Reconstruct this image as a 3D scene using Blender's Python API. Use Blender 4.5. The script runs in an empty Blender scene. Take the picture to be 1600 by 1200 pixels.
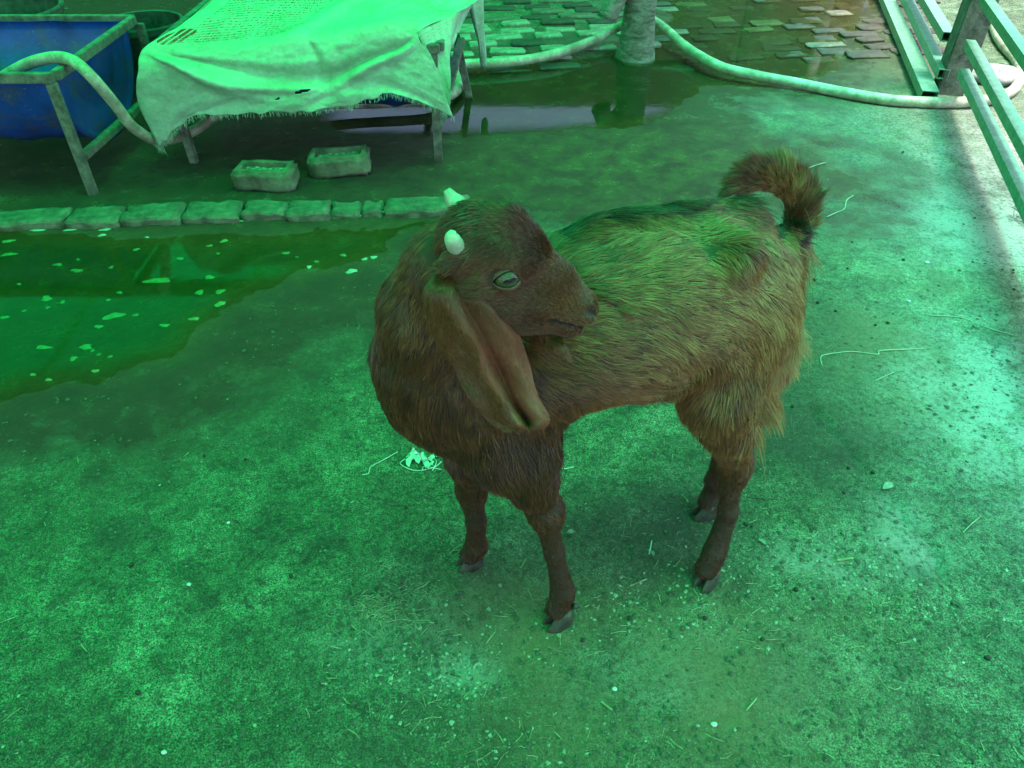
import bpy, bmesh, math, random
import numpy as np
from mathutils import Vector, Matrix, Quaternion

# ------------------------------------------------------------------ camera, world, sun, exposure
S = bpy.context.scene
C = S.collection
CAM_H = 1.3
PITCH = math.radians(39.6)          # looking down
cam_d = bpy.data.cameras.new('camera')
cam_d.sensor_width = 36.0
cam_d.lens = 27.0
cam_d.clip_start = 0.02
cam_d.clip_end = 300
cam = bpy.data.objects.new('camera', cam_d)
C.objects.link(cam)
cam.location = (0, 0, CAM_H)
cam.rotation_euler = (math.pi / 2 - PITCH, 0, 0)
S.camera = cam

SUN_EL, SUN_AZ = math.radians(79), math.radians(-12)      # azimuth from +X towards +Y
w = bpy.data.worlds.new('World')
S.world = w
w.use_nodes = True
nt = w.node_tree
bg = nt.nodes['Background']
sky = nt.nodes.new('ShaderNodeTexSky')
sky.sky_type = 'NISHITA'
sky.sun_disc = False
sky.sun_elevation = SUN_EL
sky.sun_rotation = math.pi / 2 - SUN_AZ
sky.air_density = 1.0
sky.dust_density = 3.0
sky.ozone_density = 0.6
nt.links.new(sky.outputs[0], bg.inputs[0])
bg.inputs[1].default_value = 0.14
sd = bpy.data.lights.new('sun', 'SUN')
sd.energy = 2.6
sd.angle = math.radians(15)
sd.color = (1.0, 0.96, 0.9)
so = bpy.data.objects.new('sun', sd)
C.objects.link(so)
dvec = Vector((math.cos(SUN_EL) * math.cos(SUN_AZ), math.cos(SUN_EL) * math.sin(SUN_AZ), math.sin(SUN_EL)))
so.rotation_euler = dvec.to_track_quat('Z', 'Y').to_euler()
S.view_settings.view_transform = 'Standard'
S.view_settings.look = 'None'
S.view_settings.gamma = 1
S.view_settings.use_curve_mapping = False
S.view_settings.exposure = 1.82
S.render.film_transparent = False

# ------------------------------------------------------------------ helpers
RND = random.Random(7)
RNG = np.random.default_rng(11)
_sT, _cT = math.sin(PITCH), math.cos(PITCH)

def ray(px, py):
    a = (px - 800) / 1200.0; b = -(py - 600) / 1200.0
    return (a, _cT + b * _sT, -_sT + b * _cT)

def G(px, py, z=0.0):
    """ground point (or point at height z) seen at a pixel of the survey grid"""
    r = ray(px, py); t = (z - CAM_H) / r[2]
    return (r[0] * t, r[1] * t, z)

def P(px, py, y):
    """point at distance y into the yard"""
    r = ray(px, py); t = y / r[1]
    return (r[0] * t, y, CAM_H + r[2] * t)

def tag(o, label=None, cat=None, group=None, kind=None):
    if label: o['label'] = label
    if cat: o['category'] = cat
    if group: o['group'] = group
    if kind: o['kind'] = kind
    return o

def empty(name, loc, label, cat, group=None, rz=0):
    o = bpy.data.objects.new(name, None)
    C.objects.link(o)
    o.location = loc
    o.rotation_euler = (0, 0, rz)
    o.empty_display_size = 0.1
    return tag(o, label, cat, group)

def link(name, me, mat=None, parent=None, smooth=False):
    o = bpy.data.objects.new(name, me)
    C.objects.link(o)
    if mat is not None and not me.materials:
        me.materials.append(mat)
    if parent is not None:
        o.parent = parent                      # parents sit unrotated at their base: subtract location
        o.matrix_parent_inverse = Matrix.Translation(-parent.location) if parent.type == 'EMPTY' and parent.parent is None else Matrix()
    if smooth:
        me.polygons.foreach_set('use_smooth', [True] * len(me.polygons))
    return o

def mesh(name, vs, fs):
    me = bpy.data.meshes.new(name)
    me.from_pydata([tuple(v) for v in vs], [], fs)
    me.update()
    return me

class MB:
    """collects geometry, builds one mesh"""
    def __init__(s): s.v = []; s.f = []
    def add(s, vs, fs):
        n = len(s.v); s.v += [tuple(v) for v in vs]; s.f += [tuple(i + n for i in f) for f in fs]
    def box(s, c, size, rot=None):
        hx, hy, hz = [a / 2 for a in size]
        vs = [Vector((x * hx, y * hy, z * hz)) for x in (-1, 1) for y in (-1, 1) for z in (-1, 1)]
        if rot is not None: vs = [rot @ v for v in vs]
        s.add([v + Vector(c) for v in vs], [(0, 1, 3, 2), (4, 6, 7, 5), (0, 4, 5, 1), (2, 3, 7, 6), (0, 2, 6, 4), (1, 5, 7, 3)])
    def bar(s, a, b, w, h, up=(0, 0, 1), wall=0.0, open_ends=False):
        """rectangular bar from a to b; open_ends gives a hollow tube"""
        a, b = Vector(a), Vector(b); d = (b - a).normalized()
        x = d.cross(Vector(up)).normalized(); u = x.cross(d).normalized()
        def ring(p, k):
            return [p + x * (sx * (w / 2 - k)) + u * (sy * (h / 2 - k)) for sx, sy in ((-1, -1), (1, -1), (1, 1), (-1, 1))]
        if not open_ends:
            vs = ring(a, 0) + ring(b, 0)
            fs = [(0, 1, 5, 4), (1, 2, 6, 5), (2, 3, 7, 6), (3, 0, 4, 7), (3, 2, 1, 0), (4, 5, 6, 7)]
        else:
            vs = ring(a, 0) + ring(b, 0) + ring(a, wall) + ring(b, wall)
            fs = []
            for i in range(4):
                j = (i + 1) % 4
                fs += [(i, j, 4 + j, 4 + i), (8 + j, 8 + i, 12 + i, 12 + j), (j, i, 8 + i, 8 + j), (4 + i, 4 + j, 12 + j, 12 + i)]
        s.add(vs, fs)
    def build(s, name, mat, parent=None, smooth=False, bevel=0, seg=2):
        me = mesh(name, s.v, s.f)
        if bevel:
            bm = bmesh.new(); bm.from_mesh(me)
            bmesh.ops.remove_doubles(bm, verts=bm.verts, dist=1e-6)
            bmesh.ops.bevel(bm, geom=[e for e in bm.edges if len(e.link_faces) == 2 and e.calc_face_angle(0) > 0.5], offset=bevel, segments=seg, affect='EDGES')
            bm.to_mesh(me); bm.free()
        return link(name, me, mat, parent, smooth)

def spline(pts, n):
    """Catmull-Rom through pts (any dimension), n samples"""
    p = np.array(pts, float); m = len(p)
    q = np.vstack([2 * p[0] - p[1], p, 2 * p[-1] - p[-2]])
    out = []
    for t in np.linspace(0, m - 1 - 1e-9, n):
        i = int(t); f = t - i
        a, b, c, d = q[i], q[i + 1], q[i + 2], q[i + 3]
        out.append(0.5 * ((2 * b) + (c - a) * f + (2 * a - 5 * b + 4 * c - d) * f * f + (3 * b - a - 3 * c + d) * f ** 3))
    return np.array(out)

def tube_geo(path, rad, sides=12, cap=True):
    path = [Vector(p) for p in path]; n = len(path)
    rad = rad if hasattr(rad, '__len__') else [rad] * n
    vs, fs = [], []
    t0 = (path[1] - path[0]).normalized()
    u = t0.orthogonal().normalized()
    for i, p in enumerate(path):
        t = (path[min(i + 1, n - 1)] - path[max(i - 1, 0)]).normalized()
        u = (u - t * u.dot(t)).normalized(); v = t.cross(u)
        for k in range(sides):
            a = 2 * math.pi * k / sides
            vs.append(p + (u * math.cos(a) + v * math.sin(a)) * rad[i])
    for i in range(n - 1):
        for k in range(sides):
            j = (k + 1) % sides
            fs.append((i * sides + k, i * sides + j, (i + 1) * sides + j, (i + 1) * sides + k))
    if cap:
        fs.append(tuple(range(sides))[::-1]); fs.append(tuple(range((n - 1) * sides, n * sides)))
    return vs, fs

# numpy value noise
def _hash(ix, iy, iz, seed):
    h = (ix.astype(np.int64) * 374761393 + iy.astype(np.int64) * 668265263 + iz.astype(np.int64) * 2147483647 + seed * 974711) & 0xffffffff
    h = ((h ^ (h >> 13)) * 1274126177) & 0xffffffff
    h = ((h ^ (h >> 16)) * 2246822519) & 0xffffffff
    return ((h ^ (h >> 15)) & 0xffff) / 65535.0
def vnoise(p, seed=0):
    p = np.asarray(p, float); i = np.floor(p); f = p - i; f = f * f * (3 - 2 * f)
    r = 0
    for dx in (0, 1):
        for dy in (0, 1):
            for dz in (0, 1):
                wgt = (f[..., 0] if dx else 1 - f[..., 0]) * (f[..., 1] if dy else 1 - f[..., 1]) * (f[..., 2] if dz else 1 - f[..., 2])
                r = r + wgt * _hash(i[..., 0] + dx, i[..., 1] + dy, i[..., 2] + dz, seed)
    return r * 2 - 1
def fbm(x, y, z=0.0, scale=1.0, octv=4, seed=0):
    x = np.asarray(x, float)
    p = np.stack([x * scale, np.asarray(y, float) * scale + 0 * x, np.zeros_like(x) + z * scale], -1)
    r = 0; a = 1; tot = 0
    for o in range(octv):
        r = r + a * vnoise(p * 2 ** o + 17.3 * o, seed + o); tot += a; a *= 0.5
    return r / tot

def poly_sd(x, y, poly):
    """signed distance to a polygon, positive inside"""
    x = np.asarray(x, float); y = np.asarray(y, float)
    d = np.full(x.shape, 1e9); ins = np.zeros(x.shape, bool); n = len(poly)
    for i in range(n):
        ax, ay = poly[i][:2]; bx, by = poly[(i + 1) % n][:2]
        ex, ey = bx - ax, by - ay
        t = np.clip(((x - ax) * ex + (y - ay) * ey) / (ex * ex + ey * ey + 1e-12), 0, 1)
        d = np.minimum(d, np.hypot(x - ax - t * ex, y - ay - t * ey))
        c = ((ay > y) != (by > y)) & (x < (bx - ax) * (y - ay) / ((by - ay) + 1e-12) + ax)
        ins ^= c
    return np.where(ins, d, -d)
def sstep(a, b, x):
    t = np.clip((x - a) / (b - a), 0, 1); return t * t * (3 - 2 * t)

# ---- materials
def new_mat(name):
    m = bpy.data.materials.new(name); m.use_nodes = True
    nt = m.node_tree; b = nt.nodes['Principled BSDF']
    return m, nt, b
def N(nt, typ, **kw):
    n = nt.nodes.new(typ)
    for k, v in kw.items():
        if k in ('inp',):
            for a, b in v.items(): n.inputs[a].default_value = b
        else: setattr(n, k, v)
    return n
def ramp(nt, src, stops):
    r = nt.nodes.new('ShaderNodeValToRGB'); e = r.color_ramp.elements
    while len(e) < len(stops): e.new(0.5)
    for k, (p, c) in enumerate(stops):
        e[k].position = p; e[k].color = (c[0], c[1], c[2], 1) if hasattr(c, '__len__') else (c, c, c, 1)
    nt.links.new(src, r.inputs[0]); return r.outputs[0]
def noise(nt, scale, detail=6, rough=0.6, dist=0.0, coord=None, out=0):
    n = N(nt, 'ShaderNodeTexNoise', inp={'Scale': scale, 'Detail': detail, 'Roughness': rough, 'Distortion': dist})
    if coord is not None: nt.links.new(coord, n.inputs['Vector'])
    return n.outputs[out]
def mix(nt, f, a, b, mode='MIX'):
    n = nt.nodes.new('ShaderNodeMix'); n.data_type = 'RGBA'; n.blend_type = mode
    for s, v in ((n.inputs[0], f), (n.inputs[6], a), (n.inputs[7], b)):
        if hasattr(v, 'is_linked') or hasattr(v, 'links'): nt.links.new(v, s)
        elif hasattr(v, '__len__'): s.default_value = (v[0], v[1], v[2], 1)
        else: s.default_value = v if s.type == 'VALUE' else (v, v, v, 1)
    return n.outputs[2]
def math_n(nt, op, a, b=None, c=None, clamp=False):
    n = nt.nodes.new('ShaderNodeMath'); n.operation = op; n.use_clamp = clamp
    for s, v in zip(n.inputs, (a, b, c)):
        if v is None: continue
        if hasattr(v, 'links'): nt.links.new(v, s)
        else: s.default_value = v
    return n.outputs[0]
def bump(nt, h, strength=0.3, dist=0.01, normal=None):
    b = N(nt, 'ShaderNodeBump', inp={'Strength': strength, 'Distance': dist})
    nt.links.new(h, b.inputs['Height'])
    if normal is not None: nt.links.new(normal, b.inputs['Normal'])
    return b.outputs[0]
def simple_mat(name, c1, c2, scale=20, rough=0.6, bs=0.3, bd=0.003, detail=6, spec=0.5, metal=0, stops=(0.35, 0.65), grain=None):
    m, nt, b = new_mat(name)
    co = nt.nodes.new('ShaderNodeTexCoord').outputs['Object']
    n = noise(nt, scale, detail, 0.65, coord=co)
    col = ramp(nt, n, [(stops[0], c1), (stops[1], c2)])
    if grain:
        g = noise(nt, grain, 3, 0.6, coord=co)
        col = mix(nt, 0.55, col, ramp(nt, g, [(0.3, 0.45), (0.7, 1.0)]), 'MULTIPLY')
    nt.links.new(col, b.inputs['Base Color'])
    b.inputs['Roughness'].default_value = rough; b.inputs['Metallic'].default_value = metal
    b.inputs['Specular IOR Level'].default_value = spec
    n2 = noise(nt, scale * 4, 6, 0.7, coord=co)
    nt.links.new(bump(nt, n2, bs, bd), b.inputs['Normal'])
    return m
def attr(nt, name):
    return N(nt, 'ShaderNodeAttribute', attribute_name=name)

# ------------------------------------------------------------------ the setting: ground
POOL_L = [G(-500, 345), G(0, 352), G(300, 352), G(450, 348), G(600, 340), G(690, 338), G(640, 380), G(600, 425), G(500, 440), G(420, 462), G(370, 500), G(300, 565), G(150, 605), G(40, 625), G(-120, 720), G(-500, 800)]
POOL_R = [G(430, 150), G(520, 212), G(640, 222), G(730, 216), G(800, 214), G(900, 208), G(1000, 196), G(1060, 186), G(1120, 140), G(1250, 142), G(1335, 112), G(1330, 70), G(1372, 14), G(1420, -120), G(1200, -170), G(1000, -60), G(1010, 0), G(1040, 35), G(1010, 60), G(1010, 78), G(960, 80), G(860, 92), G(760, 96), G(700, 84), G(600, 60)]
PAD = [G(905, 335), G(960, 315), G(1010, 320), G(1000, 340), G(940, 345)]
KERB_A, KERB_B = Vector(G(-120, 352)), Vector(G(735, 325))

def masks(x, y):
    jx = x + 0.05 * fbm(x, y, 3.1, 6, 4, 5); jy = y + 0.05 * fbm(x, y, 8.1, 6, 4, 9)
    pl = poly_sd(jx, jy, POOL_L); pr = poly_sd(jx, jy, POOL_R); pd = poly_sd(jx, jy, PAD)
    return pl, pr, pd
def height(x, y, mk=None):
    x = np.asarray(x, float); y = np.asarray(y, float)
    pl, pr, pd = mk if mk else masks(x, y)
    h = 0.006 * fbm(x, y, 0, 1.6, 3, 1) + 0.0035 * fbm(x, y, 0, 9, 3, 2) + 0.0028 * fbm(x, y, 0, 38, 4, 4)
    # trodden, crumbly mud: more relief
    c = sstep(0.05, 0.5, fbm(x, y, 2.0, 2.3, 3, 21)) * sstep(-0.02, -0.25, np.maximum(pl, pr))
    h = h + c * (0.0035 * np.abs(fbm(x, y, 1.0, 30, 3, 31)) + 0.002 * fbm(x, y, 1.0, 90, 2, 33))
    wet = np.maximum(pl, np.maximum(pr, pd * 1.2))
    dip = sstep(-0.12, 0.30, wet)
    h = h * (1 - 0.45 * dip) + 0.004 - 0.022 * dip
    # crack / channel in the concrete at the right
    cr = np.array([G(1270, 640), G(1340, 720), G(1400, 800), G(1455, 850), G(1480, 930), G(1500, 990)])[:, :2]
    d = np.full(x.shape, 1e9)
    for i in range(len(cr) - 1):
        a, b = cr[i], cr[i + 1]; e = b - a
        t = np.clip(((x - a[0]) * e[0] + (y - a[1]) * e[1]) / (e @ e), 0, 1)
        d = np.minimum(d, np.hypot(x - a[0] - t * e[0], y - a[1] - t * e[1]))
    d = np.abs(d + 0.030 * fbm(x, y, 4, 14, 4, 41)); br = sstep(-.25, .25, fbm(x, y, 6, 8, 3, 45))
    h = h - br * (0.010 * np.exp(-(d / 0.010) ** 2) + 0.004 * np.exp(-(d / 0.03) ** 2))
    return h
def gz(x, y):
    return float(height(np.array([x]), np.array([y]))[0])

def build_ground():
    nx, ny = 620, 640
    u = np.linspace(-1, 1, nx); xs = 1.9 * u + 40 * np.sign(u) * np.abs(u) ** 9
    v = np.linspace(0, 1, ny); ys = 0.35 + 4.9 * v ** 1.35 + 40 * v ** 14
    ys = np.concatenate([np.array([-25, -8, -3, -1, -0.3, 0.1]), ys]); ny = len(ys)
    X, Yy = np.meshgrid(xs, ys)
    mk = masks(X, Yy)
    Z = height(X, Yy, mk)
    vs = np.stack([X, Yy, Z], -1).reshape(-1, 3)
    idx = np.arange(nx * ny).reshape(ny, nx)
    f = np.stack([idx[:-1, :-1], idx[:-1, 1:], idx[1:, 1:], idx[1:, :-1]], -1).reshape(-1, 4)
    me = bpy.data.meshes.new('yard_ground')
    me.vertices.add(len(vs)); me.vertices.foreach_set('co', vs.ravel())
    me.loops.add(f.size); me.loops.foreach_set('vertex_index', f.ravel())
    me.polygons.add(len(f)); me.polygons.foreach_set('loop_start', np.arange(0, f.size, 4)); me.polygons.foreach_set('loop_total', np.full(len(f), 4))
    me.polygons.foreach_set('use_smooth', np.ones(len(f), bool))
    me.update()
    pl, pr, pd = mk
    x, y = X, Yy
    def blob(px, py, rx, ry=None):
        c = G(px, py); ry = ry or rx
        return np.exp(-(((x - c[0]) / rx) ** 2 + ((y - c[1]) / ry) ** 2))
    wet = sstep(-0.55, 0.05, np.maximum(pl + 0.1, np.maximum(pr, pd - 0.2)) + 0.18 * fbm(x, y, 5, 2.5, 4, 51))
    under = sstep(2.5, 2.8, y) * sstep(-0.1, -0.5, x)  # mask below the troughs: wet ground plus painted shade
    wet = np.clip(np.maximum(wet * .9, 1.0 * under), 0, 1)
    trough_shade = np.clip(under * sstep(-.2, .1, y - 2.75), 0, 1)  # shade below the troughs, painted near black
    mot = np.clip(1.0 + 1.3 * fbm(x, y, 11, 5, 5, 57), 0, 2)
    wet = np.clip(wet + (0.75 * blob(1130, 255, .75, .5) + 0.75 * blob(900, 235, .65, .45) + .35 * blob(1330, 330, .3, .5) + .45 * blob(420, 300, 1.2, .35) + .3 * blob(250, 480, .6, .4)) * mot, 0, 1)
    shadow_soil = np.clip((.9 * blob(1030, 830, .28, .18) + .7 * blob(1250, 700, .22, .2) + .55 * blob(520, 830, .16, .1) + .5 * blob(1180, 480, .3, .5) + .5 * blob(180, 830, .05, .04) + .4 * blob(620, 1150, .3, .1) + .3 * blob(300, 900, .4, .2)) * mot, 0, 1)  # first blob paints the goat's shadow; the others are darker ground
    warm = np.clip((1.0 * blob(1100, 1000, .30, .12) + .7 * blob(1000, 1150, .3, .1) + .6 * blob(1390, 560, .2, .3) + .5 * blob(1400, 430, .3, .2) + .5 * blob(780, 960, .2, .1)) * mot, 0, 1)
    pale = 0.75 * blob(735, 1055, .045, .03) + 0.85 * blob(1575, 640, .25, .35) + 0.9 * blob(1500, 350, .28, .3) + .45 * blob(1300, 885, .16, .07) + .5 * blob(1410, 830, .07, .1) + .22 * blob(1150, 1050, .3, .12) + .25 * blob(650, 1000, .16, .1)  # the two large blobs at the right paint in part of the glare
    pale = (pale + 0.5 * blob(1570, 250, .5, .8)) * np.clip(1 + 1.1 * fbm(x, y, 9, 16, 4, 61), 0, 2)
    algae = 0.9 * blob(1000, 255, .75, .55) + .5 * blob(1400, 120, .5, .8) + .3 * blob(250, 250, 1, .4)
    for nm, a in (('wet', wet), ('pale', pale), ('algae', algae), ('trough_shade', trough_shade), ('shadow_soil', shadow_soil), ('warm', warm), ('pool', sstep(-.02, .16, pl))):
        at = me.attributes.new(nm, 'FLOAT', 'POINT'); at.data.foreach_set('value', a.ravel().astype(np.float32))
    m, nt, b = new_mat('trodden_ground')
    co = nt.nodes.new('ShaderNodeNewGeometry').outputs['Position']
    n1 = noise(nt, 1.7, 6, 0.62, 0.4, co); n2 = noise(nt, 9, 8, 0.7, 0.2, co); n3 = noise(nt, 75, 8, 0.8, 0.0, co); n4 = noise(nt, 300, 5, 0.8, 0, co)
    base = ramp(nt, n2, [(0.33, (.026, .052, .030)), (0.49, (.105, .185, .095)), (0.63, (.20, .30, .175))])
    base = mix(nt, ramp(nt, n1, [(0.40, 0.0), (0.62, 0.8)]), base, (.060, .085, .042))
    base = mix(nt, 0.75, base, ramp(nt, n3, [(0.32, 0.10), (0.46, .80), (0.66, 2.1)]), 'MULTIPLY')
    base = mix(nt, 0.9, base, ramp(nt, n4, [(0.38, 0.22), (0.5, 1.0), (0.62, 2.1)]), 'MULTIPLY')
    n5 = noise(nt, 26, 8, 0.78, 0.6, co); n6 = noise(nt, 3.5, 4, 0.6, 0.3, co)
    patch = ramp(nt, n6, [(0.38, .15), (0.62, 1.0)])
    base = mix(nt, math_n(nt, 'MULTIPLY', ramp(nt, n5, [(0.53, 0.0), (0.60, .85)]), patch), base, (.030, .034, .022))
    base = mix(nt, math_n(nt, 'MULTIPLY', ramp(nt, n5, [(0.36, .55), (0.43, .0)]), patch), base, (.26, .36, .22))
    vo2 = N(nt, 'ShaderNodeTexVoronoi', inp={'Scale': 190, 'Randomness': 1.0}); nt.links.new(co, vo2.inputs['Vector'])
    base = mix(nt, math_n(nt, 'MULTIPLY', math_n(nt, 'LESS_THAN', vo2.outputs['Distance'], .28), math_n(nt, 'MULTIPLY', math_n(nt, 'GREATER_THAN', n2, .48), .7)), base, (.035, .035, .025))
    pa = attr(nt, 'pale').outputs['Fac']
    pf = math_n(nt, 'MULTIPLY', pa, ramp(nt, n3, [(0.36, 0.0), (0.56, 1.6)]), clamp=True)
    base = mix(nt, pf, base, (.50, .48, .44))
    base = mix(nt, math_n(nt, 'MULTIPLY', attr(nt, 'warm').outputs['Fac'], .9), base, mix(nt, n3, (.10, .075, .03), (.46, .36, .19)))
    base = mix(nt, math_n(nt, 'MULTIPLY', attr(nt, 'shadow_soil').outputs['Fac'], .75), base, mix(nt, n3, (.020, .020, .014), (.11, .10, .075)))
    # light mineral specks
    vor = N(nt, 'ShaderNodeTexVoronoi', inp={'Scale': 110}); nt.links.new(co, vor.inputs['Vector'])
    sp = math_n(nt, 'MULTIPLY', math_n(nt, 'LESS_THAN', vor.outputs['Distance'], 0.16), math_n(nt, 'GREATER_THAN', n2, 0.54))
    base = mix(nt, math_n(nt, 'MULTIPLY', sp, 0.35), base, (.5, .48, .42))
    we = attr(nt, 'wet').outputs['Fac']
    wf = math_n(nt, 'MULTIPLY', we, ramp(nt, n2, [(0.34, 1.4), (0.66, .85)]), clamp=True)
    base = mix(nt, wf, base, mix(nt, n2, (.014, .020, .008), (.11, .108, .045)))
    base = mix(nt, math_n(nt, 'MULTIPLY', attr(nt, 'pool').outputs['Fac'], .85), base, mix(nt, n2, (.045, .055, .012), (.20, .19, .06)))
    base = mix(nt, math_n(nt, 'MULTIPLY', attr(nt, 'trough_shade').outputs['Fac'], .8), base, (.022, .024, .014))
    al = attr(nt, 'algae').outputs['Fac']
    af = math_n(nt, 'MULTIPLY', al, ramp(nt, n2, [(0.42, 0.0), (0.60, 1.0)]), clamp=True)
    base = mix(nt, af, base, mix(nt, n3, (.02, .045, .010), (.17, .24, .06)))
    nt.links.new(base, b.inputs['Base Color'])
    nt.links.new(ramp(nt, wf, [(0.0, 0.92), (0.6, 0.5), (1.0, 0.22)]), b.inputs['Roughness'])
    hh = math_n(nt, 'ADD', math_n(nt, 'MULTIPLY', n3, 1.0), math_n(nt, 'SUBTRACT', math_n(nt, 'MULTIPLY', n4, 0.5), math_n(nt, 'MULTIPLY', n5, -1.2)))
    bn = bump(nt, hh, 1.0, 0.009)
    nt.links.new(bn, b.inputs['Normal'])
    o = link('ground', me, m); tag(o, kind='structure')
    return o
build_ground()

# ---- puddles: shallow water lying in the dips
def water_mat(name, tint, rough=0.045):
    m, nt, b = new_mat(name)
    nt.nodes.remove(b)
    out = nt.nodes['Material Output']
    tr = N(nt, 'ShaderNodeBsdfTransparent'); tr.inputs[0].default_value = (*tint, 1)
    gl = N(nt, 'ShaderNodeBsdfGlossy', inp={'Roughness': rough})
    fr = N(nt, 'ShaderNodeFresnel', inp={'IOR': 1.36})
    co = nt.nodes.new('ShaderNodeNewGeometry').outputs['Position']
    bn = bump(nt, noise(nt, 14, 2, 0.5, 0, co), 0.05, 0.004)
    nt.links.new(bn, gl.inputs['Normal'])
    mx = nt.nodes.new('ShaderNodeMixShader')
    nt.links.new(math_n(nt, 'MULTIPLY', fr.outputs[0], attr(nt, 'depth').outputs['Fac'], clamp=True), mx.inputs[0])
    nt.links.new(tr.outputs[0], mx.inputs[1]); nt.links.new(gl.outputs[0], mx.inputs[2])
    nt.links.new(mx.outputs[0], out.inputs['Surface'])
    return m
WATER = water_mat('murky_water', (.84, .82, .60))
def water_sheet(name, poly, z, step=0.03, grow=-0.16):
    p = np.array(poly)[:, :2]; x0, y0 = p.min(0) - .15; x1, y1 = p.max(0) + .15
    x0, x1, y1 = max(x0, -3.8), min(x1, 4.5), min(y1, 9)
    xs = np.arange(x0, x1, step); ys = np.arange(y0, y1, step)
    X, Yy = np.meshgrid(xs, ys)
    ok = poly_sd(X, Yy, poly) > grow
    ids = -np.ones(X.shape, int); vs = []; fs = []
    cell = ok[:-1, :-1] & ok[1:, :-1] & ok[:-1, 1:] & ok[1:, 1:]
    for j, i in zip(*np.nonzero(cell)):
        q = []
        for a, b_ in ((j, i), (j, i + 1), (j + 1, i + 1), (j + 1, i)):
            if ids[a, b_] < 0: ids[a, b_] = len(vs); vs.append((X[a, b_], Yy[a, b_], z))
            q.append(int(ids[a, b_]))
        fs.append(tuple(q))
    me = mesh(name, vs, fs)
    o = link(name, me, WATER, smooth=True)
    a_ = np.array(vs); hh_ = height(a_[:, 0], a_[:, 1])
    at = me.attributes.new('depth', 'FLOAT', 'POINT'); at.data.foreach_set('value', (.10 + .72 * sstep(-.0045, -.0135, hh_)).astype(np.float32))
    return tag(o, kind='structure')
water_sheet('puddle', POOL_L, -0.0045)
water_sheet('puddle', POOL_R, -0.0045, 0.05)


# ------------------------------------------------------------------ roof, back wall (out of frame; they colour the light and show in the puddles)
def sheet_mat(name, tcol, trans, tint):
    m, nt, b = new_mat(name); nt.nodes.remove(b); out = nt.nodes['Material Output']
    t = N(nt, 'ShaderNodeBsdfTranslucent'); t.inputs[0].default_value = (*tcol, 1)
    tr = N(nt, 'ShaderNodeBsdfTransparent'); tr.inputs[0].default_value = (*tint, 1)
    mx = nt.nodes.new('ShaderNodeMixShader'); mx.inputs[0].default_value = trans
    nt.links.new(t.outputs[0], mx.inputs[1]); nt.links.new(tr.outputs[0], mx.inputs[2])
    nt.links.new(mx.outputs[0], out.inputs['Surface'])
    return m
M_SHEET = sheet_mat('green_roof_sheet', (.003, .58, .135), 0.50, (.006, .60, .15))
M_CLEAR = sheet_mat('added_clear_roof_sheet', (.06, .97, .62), 0.90, (.09, .98, .68))  # clearer panel, added out of view to throw the bright patch at right
M_TIMBER = simple_mat('old_timber', (.06, .045, .03), (.16, .12, .085), 12, 0.8)
roof = empty('shade_roof', (0, 4, 0), 'green translucent sheet roof on timber beams over the yard', 'roof')
def roof_z(y): return 2.62 - 0.075 * y
xs = [-7.4, -6.1, -4.8, -3.5, -2.2, -0.9, 0.4, 1.42, 2.32]
Y0, Y1 = -2.9, 8.35
for i in range(len(xs) - 1):
    m = MB(); n = 26
    a, b = xs[i] - 0.02, xs[i + 1] + 0.02
    vs = []; fs = []
    for k in range(n + 1):
        x = a + (b - a) * k / n; dz = 0.003 * math.cos(k * math.pi) + 0.004 * (i % 2)
        vs += [(x, Y0, roof_z(Y0) + dz), (x, Y1, roof_z(Y1) + dz)]
    for k in range(n): fs.append((2 * k, 2 * k + 2, 2 * k + 3, 2 * k + 1))
    m.add(vs, fs)
    m.build('roof_sheet', M_CLEAR if i == len(xs) - 2 else M_SHEET, roof)  # the M_CLEAR sheet is the panel added for the bright patch
for y in (-2.8, 2.9, 5.4, 8.0):
    m = MB(); m.box((-2.55, y, roof_z(y) - 0.09), (9.8, 0.07, 0.11)); m.build('beam', M_TIMBER, roof)
for x in (-4.8, -0.9):
    m = MB(); m.bar((x, Y0, roof_z(Y0) - .2), (x, Y1, roof_z(Y1) - .2), 0.06, 0.1); m.build('rafter', M_TIMBER, roof)
for x, y in ((-7.2, 8.0), (2.3, 8.0), (-7.2, -2.8), (2.3, -2.8)):
    m = MB(); m.box((x, y, (roof_z(y) - .14) / 2 - .02), (.09, .09, roof_z(y) - .14 + .04)); m.build('post', M_TIMBER, roof)
M_MUDWALL = simple_mat('mud_plaster', (.10, .075, .055), (.22, .17, .13), 3, 0.9)
m = MB(); m.box((-2.2, 8.75, 0.875), (11.5, 0.2, 1.85)); o = m.build('back_wall', M_MUDWALL); tag(o, 'low brown mud-plastered wall behind the yard', 'wall')
m = MB(); m.box((-7.7, 4.3, 1.0), (0.2, 8.7, 2.1)); o = m.build('blocking_side_wall', M_MUDWALL); tag(o, 'unseen brown wall added along the left side to block daylight', 'wall')  # unseen wall, added to keep daylight out from the left
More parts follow.
